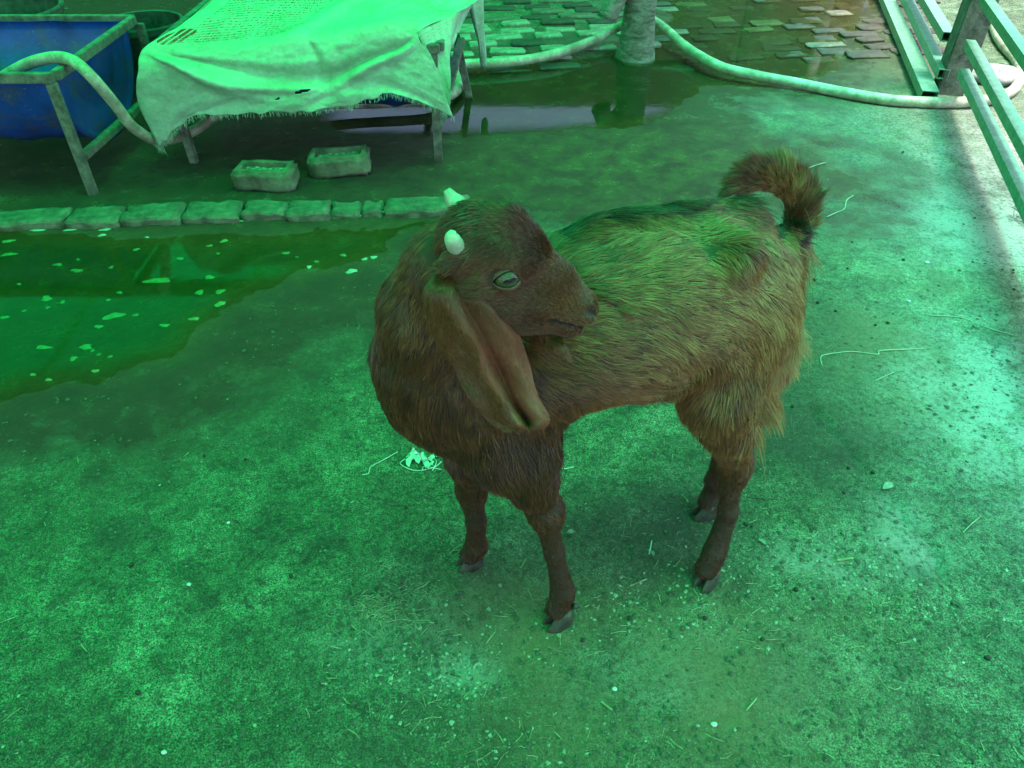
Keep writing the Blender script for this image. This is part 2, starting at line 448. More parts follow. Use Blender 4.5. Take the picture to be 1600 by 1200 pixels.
# ------------------------------------------------------------------ rear paving of flat worn bricks
M_PAVE = []
for i, (a, b) in enumerate((((.22, .19, .15), (.44, .41, .33)), ((.09, .075, .055), (.21, .18, .13)), ((.035, .028, .02), (.085, .068, .05)))):
    M_PAVE.append(simple_mat('worn_brick_%s' % ('pale', 'mid', 'muddy')[i], a, b, 9, 0.75, 0.5, 0.006, grain=60))
def slab_mesh(name, L, W, H, seed, irr=0.12):
    """flat rounded irregular stone/brick, chamfered top"""
    r = random.Random(seed); pts = []
    n = 12
    for k in range(n):
        a = 2 * math.pi * (k + .5) / n
        c, s = math.cos(a), math.sin(a); q = 1 / max(abs(c), abs(s)) ** 0.93
        pts.append((c * q * L / 2 * 0.88 * (1 + r.uniform(-irr, irr)), s * q * W / 2 * 0.88 * (1 + r.uniform(-irr, irr))))
    vs = [(x, y, -0.02) for x, y in pts] + [(x, y, H * 0.62) for x, y in pts] + [(x * .9, y * .86, H * (1 + r.uniform(-.12, .12))) for x, y in pts] + [(0, 0, H * 1.02)]
    fs = []
    for k in range(n):
        j = (k + 1) % n
        fs += [(k, j, n + j, n + k), (n + k, n + j, 2 * n + j, 2 * n + k), (2 * n + k, 2 * n + j, 3 * n)]
    return mesh(name, vs, fs)
paving = empty('paving', (0.7, 5.2, 0), None, None); tag(paving, kind='structure')
slabs = [[None] * 3 for _ in range(8)]
for k in range(8):
    for mi in range(3):
        me = slab_mesh('paving_brick', 0.262, 0.124, 0.014, 100 + k, 0.07); me.materials.append(M_PAVE[mi]); slabs[k][mi] = me
rr = random.Random(3)
row_dir = Vector((1, 0.16, 0)).normalized(); row_n = Vector((-row_dir.y, row_dir.x, 0))
org = Vector((-0.3, 3.9, 0))
for j in range(26):
    off = rr.uniform(0, .25)
    for i in range(-2, 19):
        p = org + row_dir * (i * 0.262 + off) + row_n * (j * 0.128 + rr.uniform(-.012, .012))
        x, y = p.x, p.y
        if x < -0.32 or x > 3.3 or y > 7.2: continue
        if math.hypot(x - .67, y - 4.33) < .22: continue
        sdw = float(poly_sd(np.array([x]), np.array([y]), POOL_R)[0])
        if y < 4.18 + 0.0 * x: continue
        if x > 1.0 and y < 4.35: continue
        if x > 2.35 + .25 * (y - 4): continue
        q = rr.random()
        if q < 0.10: continue
        pale_zone = (x < 1.05) and (y < 5.3)
        inw = sdw > 0.0
        mi = 0 if (pale_zone and y < 5.0 and q > .50) else (1 if (q > .62 and x < 1.4) else 2)
        if inw: mi = 1 if q > .8 else 2
        if y > 5.2 and rr.random() < .35: continue
        me = slabs[rr.randrange(8)][mi]
        o = link('brick', me, None, paving)
        z = gz(x, y)
        o.location = (x - 0, y, z + (rr.uniform(-.006, .004) if not inw else rr.uniform(-0.010, -.001)))
        o.rotation_euler = (rr.uniform(-.03, .03), rr.uniform(-.03, .03), math.atan2(row_dir.y, row_dir.x) + rr.uniform(-.09, .09))
        o.scale = (rr.uniform(.6, 1.0), rr.uniform(.72, 1.05), 1)

# ------------------------------------------------------------------ kerb of bricks laid end to end
M_KERB = simple_mat('mossy_brick', (.055, .06, .04), (.20, .20, .14), 14, 0.85, 0.7, 0.006, grain=90)
def rough_brick(name, L, W, H, seed, amp=0.006, div=7, frog=None):
    bm = bmesh.new(); bmesh.ops.create_cube(bm, size=1)
    for v in bm.verts: v.co = Vector((v.co.x * L, v.co.y * W, (v.co.z + .5) * H))
    bmesh.ops.bevel(bm, geom=bm.edges[:], offset=min(H, W) * 0.13, segments=2, affect='EDGES')
    bmesh.ops.subdivide_edges(bm, edges=[e for e in bm.edges if e.calc_length() > .03], cuts=div, use_grid_fill=True)
    bmesh.ops.triangulate(bm, faces=[f for f in bm.faces if len(f.verts) > 4])
    co = np.array([v.co[:] for v in bm.verts])
    for k in range(3):
        dlt = amp * fbm(co[:, 0] + 3 * seed, co[:, 1], 0, 1, 1, seed * 7 + k) if False else amp * vnoise(co * 32 + seed * 5.1, seed * 7 + k) + amp * .45 * vnoise(co * 85 + seed, seed * 3 + k)
        for v, dd in zip(bm.verts, dlt): v.co[k] += float(dd)
    me = bpy.data.meshes.new(name); bm.to_mesh(me); bm.free()
    return me
kerb = empty('kerb', (KERB_A + KERB_B) / 2, None, None); tag(kerb, kind='structure')
kerb.location.z = 0
cuts_px = [-130, -20, 112, 197, 290, 380, 452, 518, 566, 602, 735]
for i in range(len(cuts_px) - 1):
    a, b = cuts_px[i], cuts_px[i + 1]
    def kp(px): return Vector(G(px, 350 - (px) * 0.030 - 2))
    A, B = kp(a), kp(b); L = (B - A).length - .002 - .004 * (i % 3)
    me = rough_brick('kerb_brick', L, 0.118 if i not in (7, 8) else .095, 0.046, 20 + i, 0.0060, 8)
    o = link('brick', me, M_KERB, kerb, smooth=True)
    mid = (A + B) / 2
    o.location = (mid.x, mid.y + RND.uniform(-.008, .008), gz(mid.x, mid.y) - (.021 if i not in (7, 8) else .028))
    o.rotation_euler = (RND.uniform(-.05, .05), RND.uniform(-.04, .04), math.atan2(B.y - A.y, B.x - A.x) + RND.uniform(-.03, .03))

# two loose hollow bricks
M_LBRICK = simple_mat('damp_loose_brick', (.07, .07, .045), (.21, .20, .14), 12, 0.9, 0.8, 0.006, grain=80)
M_MUD = simple_mat('dried_mud', (.10, .09, .06), (.40, .38, .30), 60, 0.95, 0.9, 0.006, stops=(.4, .62))
def frog_brick(px, py, rz, label, seed, wide=1.0):
    c = G(px, py)
    t = empty('brick', (c[0], c[1], gz(c[0], c[1]) - .004), label, 'brick')
    L, W, H = 0.235 * wide, 0.12, 0.085
    bm = bmesh.new(); bmesh.ops.create_cube(bm, size=1)
    for v in bm.verts: v.co = Vector((v.co.x * L, v.co.y * W, (v.co.z + .5) * H))
    bmesh.ops.bevel(bm, geom=bm.edges[:], offset=.011, segments=2, affect='EDGES')
    top = max(bm.faces, key=lambda f: f.calc_center_median().z * 10 + f.calc_area())
    r = bmesh.ops.inset_individual(bm, faces=[top], thickness=.024, depth=0)
    r2 = bmesh.ops.inset_individual(bm, faces=[top], thickness=.006, depth=-.022)
    bmesh.ops.subdivide_edges(bm, edges=[e for e in bm.edges if e.calc_length() > .02], cuts=6, use_grid_fill=True)
    bmesh.ops.triangulate(bm, faces=[f for f in bm.faces if len(f.verts) > 4])
    co = np.array([v.co[:] for v in bm.verts])
    for k in range(3):
        dd = .0055 * vnoise(co * 30 + seed, seed + k) + .0022 * vnoise(co * 90 + seed, seed + 5 + k)
        for v, e in zip(bm.verts, dd): v.co[k] += float(e)
    # one chipped corner
    for v in bm.verts:
        d = v.co.x / (L / 2) - v.co.y / (W / 2) + v.co.z / H
        if d > 2.1: v.co += Vector((-1, .55, -.3)) * .02 * (d - 2.1)
    me = bpy.data.meshes.new('brick'); bm.to_mesh(me); bm.free()
    o = link('brick_body', me, M_LBRICK, t, smooth=True); o.matrix_parent_inverse = Matrix(); 
    # mud in the frog
    m = MB(); n = 14
    vs = []; 
    for j in range(7):
        for i in range(n):
            u, v = i / (n - 1) - .5, j / 6 - .5
            vs.append((u * (L - .075), v * (W - .066), H - .017 + .007 * float(vnoise(np.array([u * 13 + seed, v * 9, 0]), 3))))
    fs = [(j * n + i, j * n + i + 1, (j + 1) * n + i + 1, (j + 1) * n + i) for j in range(6) for i in range(n - 1)]
    m.add(vs, fs); o2 = m.build('mud_fill', M_MUD, t, smooth=True); o2.matrix_parent_inverse = Matrix()
    t.rotation_euler = (0.03, -.02, rz)
    return t
frog_brick(420, 292, -.10, 'chipped hollow brick left of the other one, lying before the sacking-covered trough', 3, .98)
frog_brick(534, 270, .11, 'whole hollow brick right of the chipped one, lying below the sacking', 9, 1.0)

# ------------------------------------------------------------------ troughs: half drums in angle-iron frames
M_BLUE = simple_mat('dirty_blue_plastic', (.008, .035, .21), (.018, .07, .42), 6, 0.38, 0.15, 0.003, stops=(.35, .6))
nt = M_BLUE.node_tree; b = nt.nodes['Principled BSDF']
co = nt.nodes.new('ShaderNodeTexCoord').outputs['Object']
col = b.inputs['Base Color'].links[0].from_socket
gf = ramp(nt, noise(nt, 11, 8, 0.75, .4, co), [(0.50, 0.0), (0.68, .75)])
sf = ramp(nt, noise(nt, 120, 4, .7, 0, co), [(0.62, 0.0), (0.72, .7)])
nt.links.new(mix(nt, sf, mix(nt, gf, col, (.10, .085, .055)), (.32, .33, .33)), b.inputs['Base Color'])
M_FRAME = simple_mat('weathered_frame', (.09, .075, .06), (.25, .235, .20), 25, 0.8, 0.6, 0.003, grain=150)

def half_drum(name, x0, x1, yc, zc, R, parent, open_up=True):
    """half barrel along X: thick wall, ribs, end caps with a rim"""
    m = MB(); n = 30
    prof = []
    L = x1 - x0; ks = 44
    def rad(t):
        q = R
        for c in (.2, .5, .8):
            q += .012 * math.exp(-((t - c) / .03) ** 2)
        return q
    rows = []
    for side in (0, 1):
        for i in range(ks + 1):
            t = i / ks; r = rad(t) - side * .006
            rows.append([(x0 + L * t, yc + r * math.cos(math.pi + math.pi * k / n), zc + r * math.sin(math.pi + math.pi * k / n)) for k in range(n + 1)])
    vs = [p for r in rows for p in r]; fs = []
    w_ = n + 1
    for s_ in (0, 1):
        for i in range(ks):
            for k in range(n):
                a = (s_ * (ks + 1) + i) * w_ + k
                q = (a, a + w_, a + w_ + 1, a + 1)
                fs.append(q if s_ else q[::-1])
    for i in range(ks):
        for k in (0, n):
            a = i * w_ + k; b_ = (ks + 1 + i) * w_ + k
            fs.append((a, a + w_, b_ + w_, b_))
    m.add(vs, fs)
    o = m.build('drum', M_BLUE, parent, smooth=True)
    for xe, sg in ((x0, -1), (x1, 1)):
        m = MB(); vs = []; fs = []
        prof = [(1.00, 0.0), (1.035, .004), (1.04, .012), (1.035, .02), (.985, .022), (.96, .010), (.90, .008), (.70, .010), (.66, .004), (.60, .004), (.56, .009), (.30, .010), (.02, .012)]
        for (q, dx) in prof:
            for k in range(n + 1):
                a = math.pi + math.pi * k / n
                vs.append((xe + sg * dx, yc + R * q * math.cos(a), zc + R * q * math.sin(a)))
        for i in range(len(prof) - 1):
            for k in range(n):
                a = i * w_ + k; q = (a, a + 1, a + w_ + 1, a + w_)
                fs.append(q if sg > 0 else q[::-1])
        m.add(vs, fs); m.build('drum_end', M_BLUE, parent, smooth=True)
    return o
def frame(t, x0, x1, y0, y1, z, legs, s=0.032, stretch=True):
    M = M_FRAME
    for y in (y0, y1):
        m = MB(); m.bar((x0, y, z), (x1, y, z), s, s); m.build('rail', M, t, bevel=.003)
    for x in (x0, x1):
        m = MB(); m.bar((x, y0 + s / 2, z + .001), (x, y1 - s / 2, z + .001), s, s); m.build('end_rail', M, t, bevel=.003)
    for (x, y, tx, ty) in legs:
        g = gz(x, y)
        m = MB(); m.bar((x, y, g - .01), (tx, ty, z - s / 2 - .0005), s, s * .9, up=(0, 1, 0)); m.build('leg', M, t, bevel=.003)
# trough 1: open, at the left
t1 = empty('blue_trough', (-2.0, 3.0, 0), 'uncovered blue half-drum feed trough at the left edge with a pale hose over its rim', 'trough')
frame(t1, -3.1, -1.575, 2.70, 3.44, .43, [(-1.584, 2.70, -1.588, 2.70), (-1.56, 3.44, -1.56, 3.44), (-3.08, 2.7, -3.08, 2.7), (-3.08, 3.44, -3.08, 3.44)])
m = MB(); m.bar((-1.583, 2.716, .14), (-1.562, 3.424, .14), .03, .028); m.build('stretcher', M_FRAME, t1, bevel=.003)
half_drum('drum', -3.05, -1.625, 3.07, .432, .335, t1)
# trough 2: covered with sacking
t2 = empty('covered_trough', (-.8, 3.4, 0), 'blue half-drum trough in a rusty frame, hidden under pale sacking', 'trough')
frame(t2, -1.33, -.27, 3.0, 3.78, .44, [(-.300, 3.0, -.295, 3.0), (-1.292, 2.985, -1.318, 3.0), (-.205, 3.77, -.285, 3.775), (-1.3, 3.775, -1.3, 3.775)])
m = MB(); m.bar((-.297, 3.016, .13), (-.235, 3.755, .26), .034, .03); m.build('stretcher', M_FRAME, t2, bevel=.003)
half_drum('drum', -1.28, -.30, 3.39, .445, .33, t2)

# ------------------------------------------------------------------ sacking
def sack_mat():
    m, nt, b = new_mat('woven_plastic_sacking')
    uv = N(nt, 'ShaderNodeUVMap', uv_map='UVMap').outputs[0]
    co = nt.nodes.new('ShaderNodeTexCoord').outputs['Object']
    n = noise(nt, 7, 7, .65, .3, co); n2 = noise(nt, 50, 5, .7, 0, co)
    col = ramp(nt, n, [(0.33, (.27, .43, .28)), (0.6, (.40, .61, .44))])
    col = mix(nt, .5, col, ramp(nt, n2, [(.3, .55), (.65, 1.0)]), 'MULTIPLY')
    # worn red-brown print on the top of the sack: broken lines of small lettering and a bold mark
    sp = N(nt, 'ShaderNodeSeparateXYZ'); nt.links.new(uv, sp.inputs[0])
    u, v = sp.outputs[0], sp.outputs[1]
    def band(s, lo, hi):
        return math_n(nt, 'MULTIPLY', math_n(nt, 'GREATER_THAN', s, lo), math_n(nt, 'LESS_THAN', s, hi))
    vv = math_n(nt, 'ADD', v, math_n(nt, 'MULTIPLY', math_n(nt, 'MULTIPLY', u, u), .25))
    line = math_n(nt, 'LESS_THAN', math_n(nt, 'FRACT', math_n(nt, 'MULTIPLY', vv, 62)), .55)
    cb = N(nt, 'ShaderNodeCombineXYZ')
    nt.links.new(math_n(nt, 'MULTIPLY', u, 190), cb.inputs[0])
    nt.links.new(math_n(nt, 'FLOOR', math_n(nt, 'MULTIPLY', vv, 62)), cb.inputs[1])
    wn = N(nt, 'ShaderNodeTexNoise', inp={'Scale': 1.0, 'Detail': 3.0, 'Roughness': .7}); nt.links.new(cb.outputs[0], wn.inputs['Vector'])
    strokes = math_n(nt, 'GREATER_THAN', wn.outputs[0], .50)
    zone = math_n(nt, 'MULTIPLY', band(u, .07, .42), band(v, .06, .47))
    wear = ramp(nt, noise(nt, 16, 6, .7, 0, co), [(.34, .25), (.52, 1.0)])
    f = math_n(nt, 'MULTIPLY', math_n(nt, 'MULTIPLY', line, strokes), math_n(nt, 'MULTIPLY', zone, wear))
    ctr = N(nt, 'ShaderNodeVectorMath', operation='DISTANCE'); nt.links.new(uv, ctr.inputs[0]); ctr.inputs[1].default_value = (.055, .43, 0)
    ring = math_n(nt, 'MULTIPLY', math_n(nt, 'LESS_THAN', ctr.outputs['Value'], .05), math_n(nt, 'GREATER_THAN', math_n(nt, 'FRACT', math_n(nt, 'MULTIPLY', u, 42)), .35))
    f = math_n(nt, 'ADD', f, math_n(nt, 'MULTIPLY', math_n(nt, 'MULTIPLY', ring, wear), 1.2), clamp=True)
    col = mix(nt, f, col, (.26, .05, .03))
    nt.links.new(col, b.inputs['Base Color'])
    b.inputs['Roughness'].default_value = .85
    # weave
    wx = math_n(nt, 'SINE', math_n(nt, 'MULTIPLY', u, 1100)); wy = math_n(nt, 'SINE', math_n(nt, 'MULTIPLY', v, 900))
    wv = math_n(nt, 'MULTIPLY', math_n(nt, 'ADD', wx, wy), .25)
    nt.links.new(bump(nt, wv, .35, .0015, bump(nt, noise(nt, 24, 7, .7, .3, co), .7, .012)), b.inputs['Normal'])
    return m
M_SACK = sack_mat()
def build_sack():
    # control rows, left to right, from the back edge over the top and down the front
    zt = .485
    rows = []
    rows.append([P(352, -60, 3.80), P(430, -62, 3.82), P(520, -60, 3.82), P(620, -60, 3.82), P(700, -58, 3.80), P(742, -48, 3.72)])
    rows.append([P(338, -8, 3.42), P(420, -14, 3.40), P(520, -10, 3.40), P(610, -14, 3.38), P(700, -12, 3.42), P(752, -6, 3.45)])
    rows.append([P(288, 36, 3.10), P(380, 28, 3.14), P(480, 30, 3.16), P(560, 24, 3.16), P(640, 24, 3.14), P(712, 24, 3.18)])
    rows.append([P(226, 78, 2.93), P(330, 70, 2.965), P(430, 58, 2.98), P(520, 50, 2.98), P(596, 38, 2.98), P(655, 52, 2.99)])
    rows.append([P(216, 110, 2.87), P(330, 104, 2.90), P(430, 96, 2.92), P(520, 88, 2.925), P(596, 80, 2.94), P(676, 92, 2.96)])
    rows.append([P(217, 160, 2.89), P(320, 150, 2.90), P(420, 140, 2.90), P(520, 132, 2.90), P(600, 118, 2.92), P(690, 138, 2.94)])
    rows.append([P(250, 228, 2.92), P(300, 184, 2.91), P(420, 176, 2.895), P(520, 170, 2.88), P(616, 148, 2.90), P(708, 182, 2.93)])
    nu, nv = 150, 120
    R1 = np.array([spline(r, nu) for r in rows])           # rows x nu x 3
    V = np.array([spline(R1[:, i, :], nv) for i in range(nu)]).transpose(1, 0, 2)   # nv x nu x 3
    uu, vv = np.meshgrid(np.linspace(0, 1, nu), np.linspace(0, 1, nv))
    X, Y_, Z = V[..., 0].copy(), V[..., 1].copy(), V[..., 2].copy()
    front = sstep(.5, .62, vv)
    top = 1 - front
    # swagged folds on the front: tension lines fanning from the two corners
    def foldline(u0, v0, u1, v1, wd, amp, sag=0.05):
        ex, ey = u1 - u0, v1 - v0; L = math.hypot(ex, ey)
        t = np.clip(((uu - u0) * ex + (vv - v0) * ey) / L ** 2, 0, 1)
        px_, py_ = u0 + t * ex, v0 + t * ey + sag * np.sin(np.pi * t)
        dd = (uu - px_) * (-ey / L) + (vv - py_) * (ex / L)
        wd2 = wd * (.35 + .9 * t)
        return amp * np.exp(-(dd / wd2) ** 2) * np.sin(np.pi * np.clip(t * .9 + .08, 0, 1)) ** .5
    Fd = foldline(.02, .52, .55, .86, .03, .035, .10) - foldline(.03, .50, .55, .78, .035, .028, .06) + foldline(.05, .56, .45, .93, .03, .022, .05)
    Fd += -foldline(1.0, .52, .50, .80, .035, .030, .05) + foldline(.98, .55, .55, .88, .03, .026, .04) + foldline(.52, .55, .60, .95, .03, -.02, 0)
    Fd += .014 * fbm(uu * 1.0, vv * 1.0, 0, 5, 4, 71) + .006 * fbm(uu, vv, 0, 22, 3, 75)
    Y_ -= front * (Fd * 1.0); Z += front * Fd * .25
    Z += top * (.012 * fbm(uu, vv, 0, 4, 4, 81) + .004 * fbm(uu, vv, 0, 25, 3, 85) + .03 * np.exp(-((uu - .47) / .05) ** 2) * sstep(0, .2, vv) * .6)
    # ragged hem
    hem = sstep(.93, 1.0, vv)
    Z += hem * .012 * fbm(uu, vv * 0, 0, 34, 3, 91)
    vs = np.stack([X, Y_, Z], -1).reshape(-1, 3)
    fs = []; holes = [(.505, .86, .024, .010), (.43, .90, .006, .006)]
    for j in range(nv - 1):
        for i in range(nu - 1):
            u, v = (i + .5) / (nu - 1), (j + .5) / (nv - 1)
            if any(((u - a) / c) ** 2 + ((v - b_ + (u - a) * .3) / d) ** 2 < 1 for a, b_, c, d in holes): continue
            fs.append((j * nu + i, j * nu + i + 1, (j + 1) * nu + i + 1, (j + 1) * nu + i))
    me = mesh('sacking', vs, fs)
    uvl = me.uv_layers.new(name='UVMap')
    li = np.empty(len(me.loops), int); me.loops.foreach_get('vertex_index', li)
    uvs = np.stack([uu.ravel(), vv.ravel()], -1)[li]
    uvl.data.foreach_set('uv', uvs.ravel())
    sk = empty('sacking', (-.8, 3.1, 0), 'pale frayed woven sack with faded red print draped over a trough', 'sacking')
    o = link('sheet', me, M_SACK, sk, smooth=True)
    md = o.modifiers.new('t', 'SOLIDIFY'); md.thickness = .0025
    # side flap at the left, hanging from the top edge
    m = MB(); n1, n2 = 14, 22
    topl = spline([P(338, -8, 3.42), P(288, 36, 3.10), P(226, 78, 2.93), P(216, 112, 2.87)], n1)
    botl = spline([P(330, 60, 3.42), P(275, 130, 3.15), P(240, 200, 2.99), P(250, 228, 2.92)], n1)
    vs = []
    for j in range(n2):
        for i in range(n1):
            f = j / (n2 - 1); q = topl[i] * (1 - f) + botl[i] * f
            q = q + np.array([-.012 * math.sin(i * 1.3 + f * 3) * f + .003 * (1 if j == 0 else 0), 0, .008 * math.sin(i * 3.1) * (f > .95)])
            vs.append(q)
    m.add(vs, [(j * n1 + i, j * n1 + i + 1, (j + 1) * n1 + i + 1, (j + 1) * n1 + i) for j in range(n2 - 1) for i in range(n1 - 1)])
    def fl(m):
        o = m.build('flap', M_SACK, sk, smooth=True); o.data.uv_layers.new(name='UVMap')
        md = o.modifiers.new('t', 'SOLIDIFY'); md.thickness = .0025
    fl(m)
    # right hand hanging corners
    def flap(top, bot, n1=12, n2=22, seed=1):
        tl = spline(top, n1); bl = spline(bot, n1); vs = []; m = MB()
        for j in range(n2):
            for i in range(n1):
                f = j / (n2 - 1); q = tl[i] * (1 - f) + bl[i] * f
                a = .016 * math.sin(i * 1.1 + seed + 2.2 * f) * (.3 + f)
                q = q + np.array([a * .6, -a * .6, .01 * math.sin(i * 2.7 + seed) * (f > .93)])
                vs.append(q)
        m.add(vs, [(j * n1 + i, j * n1 + i + 1, (j + 1) * n1 + i + 1, (j + 1) * n1 + i) for j in range(n2 - 1) for i in range(n1 - 1)])
        fl(m)
    flap([P(650, 50, 2.985), P(708, 23, 3.17), P(748, -8, 3.44)], [P(708, 180, 2.93), P(700, 105, 3.02), P(716, 30, 3.3)], seed=2)
    flap([P(722, -40, 3.66), P(742, -30, 3.74), P(762, -50, 3.86)], [P(746, 70, 3.80), P(757, 106, 3.82), P(752, 30, 3.9)], seed=5)
    # frayed threads along the hems
    m = MB(); r = random.Random(5)
    def thread(p, L, d=(0, 0, -1)):
        p = Vector(p); pts = [p]
        dd = Vector(d) + Vector((r.uniform(-.5, .5), r.uniform(-.4, .4), r.uniform(-.3, .2)))
        for k in range(3):
            dd += Vector((r.uniform(-.4, .4), r.uniform(-.4, .4), -.15)); pts.append(pts[-1] + dd.normalized() * L / 3)
        m.add(*tube_geo(pts, .0007, 3, False))
    hemv = V[-1].copy(); hv = np.stack([X[-1], Y_[-1], Z[-1]], -1)
    for k in range(420):
        i = r.randrange(nu); thread(hv[i] + np.array([r.uniform(-.003, .003), 0, .002]), r.uniform(.006, .026))
    for k in range(170):
        q = botl[r.randrange(4, n1)] * 1.0; thread(q + np.array([r.uniform(-.01, .01), r.uniform(-.02, .02), 0]), r.uniform(.012, .04))
    for k in range(60):
        f = r.random(); q = np.array(P(217, 112, 2.87)) * (1 - f) + np.array(P(250, 228, 2.92)) * f; thread(q, r.uniform(.006, .02), (-1, 0, -.6))
    o = m.build('frayed_threads', M_SACK, sk); o['kind'] = 'stuff'; o.data.uv_layers.new(name='UVMap')
build_sack()

# ------------------------------------------------------------------ buckets behind the trough
M_BLACK = simple_mat('black_rubber_bucket', (.02, .022, .02), (.09, .09, .08), 15, .6, .4, .004)
def bucket(px, py, y, R, Hh, label):
    c = P(px, py, y)
    z1 = c[2]
    t = empty('bucket', (c[0], c[1], gz(c[0], c[1])), label, 'bucket')
    m = MB(); n = 40; prof = []
    zb = -.005
    prof = [(.0, zb + .012), (R * .78, zb + .012), (R * .97, z1 - .03), (R * .97, z1), (R * 1.03, z1 + .003), (R * 1.05, z1 - .004), (R * 1.05, z1 - .028), (R * 1.0, z1 - .03), (R * .8, zb), (0, zb)]
    vs = [(c[0] + r_ * math.cos(2 * math.pi * k / n), c[1] + r_ * math.sin(2 * math.pi * k / n), z) for r_, z in prof for k in range(n)]
    fs = [(i * n + k, i * n + (k + 1) % n, (i + 1) * n + (k + 1) % n, (i + 1) * n + k) for i in range(len(prof) - 1) for k in range(n)]
    m.add(vs, fs); m.build('bucket_body', M_BLACK, t, smooth=False)
    m = MB(); pts = [(c[0] + R * 1.07 * math.cos(a), c[1] + R * 1.07 * math.sin(a), z1 - .02 - .05 * math.sin((a - .2) / 2.74 * math.pi) * 1) for a in np.linspace(.2, 2.94, 24)]
    m.add(*tube_geo(pts, .003, 6)); m.build('handle', M_FRAME, t, smooth=True)
bucket(222, 32, 3.75, .17, .3, 'dark round bucket behind the corner of the open blue trough')
bucket(-5, 12, 4.0, .28, .3, 'wide dark tub behind the blue trough, cut by the left edge of the photo')

# ------------------------------------------------------------------ stump with a sawn branch
def bark():
    m, nt, b = new_mat('pale_bark')
    co = nt.nodes.new('ShaderNodeTexCoord').outputs['Object']
    mp = N(nt, 'ShaderNodeMapping'); mp.inputs['Scale'].default_value = (1, 1, 2.2); nt.links.new(co, mp.inputs[0])
    n = noise(nt, 9, 8, .7, .8, mp.outputs[0]); n2 = noise(nt, 45, 6, .7, 0, mp.outputs[0])
    col = ramp(nt, n, [(.3, (.08, .065, .05)), (.5, (.24, .22, .18)), (.7, (.42, .40, .35))])
    col = mix(nt, .6, col, ramp(nt, n2, [(.3, .35), (.6, 1.0)]), 'MULTIPLY')
    nt.links.new(col, b.inputs['Base Color']); b.inputs['Roughness'].default_value = .85
    nt.links.new(bump(nt, n2, .8, .01, bump(nt, n, .7, .03)), b.inputs['Normal'])
    return m
M_BARK = bark()
sx, sy, _ = G(992, 88)
tree = empty('tree', (sx, sy, 0), 'pale rough tree trunk with a sawn-off branch stub, standing by the rear puddle', 'tree')
path = spline([(sx + .0, sy, -.05), (sx, sy, .04), (sx + .0, sy + .0, .16), (sx - .0, sy + .01, .32), (sx - .02, sy + .02, .48), (sx + .05, sy + .05, .7), (sx + .12, sy + .05, 1.1), (sx + .1, sy + .1, 1.7), (sx + .15, sy + .1, 2.15)], 60)
rad = spline([(.12,), (.10,), (.088,), (.084,), (.105,), (.095,), (.08,), (.07,), (.06,)], 60)[:, 0]
vs, fs = tube_geo(path, rad, 36)
vs = np.array([v[:] for v in vs]); ax = np.repeat(path, 36, 0); rd = vs - ax
vs = ax + rd * (1 + .10 * vnoise(vs * np.array([9, 9, 5]), 3)[:, None] + .05 * vnoise(vs * 35, 4)[:, None])
link('trunk', mesh('trunk', vs, fs), M_BARK, tree, smooth=True)
bp = spline([(sx - .02, sy, .30), (sx - .08, sy - .02, .345), P(962, -2, 4.28), P(948, 30, 4.26)], 16)
vs, fs = tube_geo(bp, [.07, .066, .062, .060, .058, .056, .054, .053, .052, .051, .05, .05, .05, .05, .052, .052], 20)
link('branch_stub', mesh('stub', vs, fs), M_BARK, tree, smooth=True)
m = MB(); r = random.Random(4)
for k in range(900):                      # sparse foliage above the frame
    c = Vector((sx + .15 + r.gauss(0, .45), sy + .3 + r.gauss(0, .45), 1.75 + r.gauss(0, .18)))
    a, b_, = Vector((r.gauss(0, 1), r.gauss(0, 1), r.gauss(0, .4))).normalized() * .05, Vector((r.gauss(0, 1), r.gauss(0, 1), r.gauss(0, .5))).normalized() * .02
    m.add([c - a, c + b_, c + a, c - b_], [(0, 1, 2, 3)])
M_LEAF = simple_mat('leaf', (.03, .07, .02), (.07, .13, .04), 8, .5)
o = m.build('crown', M_LEAF, tree); o['kind'] = 'stuff'

# ------------------------------------------------------------------ hose
M_HOSE = simple_mat('dirty_pale_hose', (.24, .24, .16), (.60, .60, .46), 14, .45, .3, .003, grain=70)
nt = M_HOSE.node_tree
h1 = spline([P(-30, 150, 3.0), P(10, 118, 2.90), P(60, 94, 2.83), P(105, 92, 2.78), P(140, 118, 2.72), P(180, 165, 2.78), P(212, 202, 2.86), P(250, 220, 2.98), P(300, 205, 3.1), P(360, 165, 3.25)], 90)
h1 = np.vstack([h1, spline([P(360, 165, 3.25), (-.9, 3.5, .05), (-.4, 3.6, .04), (-.26, 3.78, .03), G(712, 104, .035), G(780, 98, .035), G(860, 86, .04), G(930, 62, .05), G(962, 44, .08), (.72, 4.50, .16), G(1016, 30, .13), G(1040, 46, .09), G(1070, 72, .05), G(1120, 102, .04), G(1180, 118, .035), G(1250, 131, .03), G(1330, 147, .03), G(1400, 157, .03), G(1470, 160, .03), G(1530, 158, .03), G(1575, 146, .03), G(1594, 122, .03), G(1590, 96, .03), G(1562, 62, .03), G(1545, 20, .03), G(1535, -20, .03), G(1560, -90, .03)], 260)[1:]])
h1 = h1 + .0035 * np.stack([vnoise(h1 * 9, 61), vnoise(h1 * 9, 62), .4 * vnoise(h1 * 9, 63)], -1)
hr = [.0205] * 89 + [.0205 + .0045 * min(1, k / 30) for k in range(len(h1) - 89)]
vs, fs = tube_geo(h1, hr, 16)
o = link('hose', mesh('hose', vs, fs), M_HOSE, smooth=True)
tag(o, 'long pale garden hose running over the blue trough, round the trunk and under the railings', 'hose')

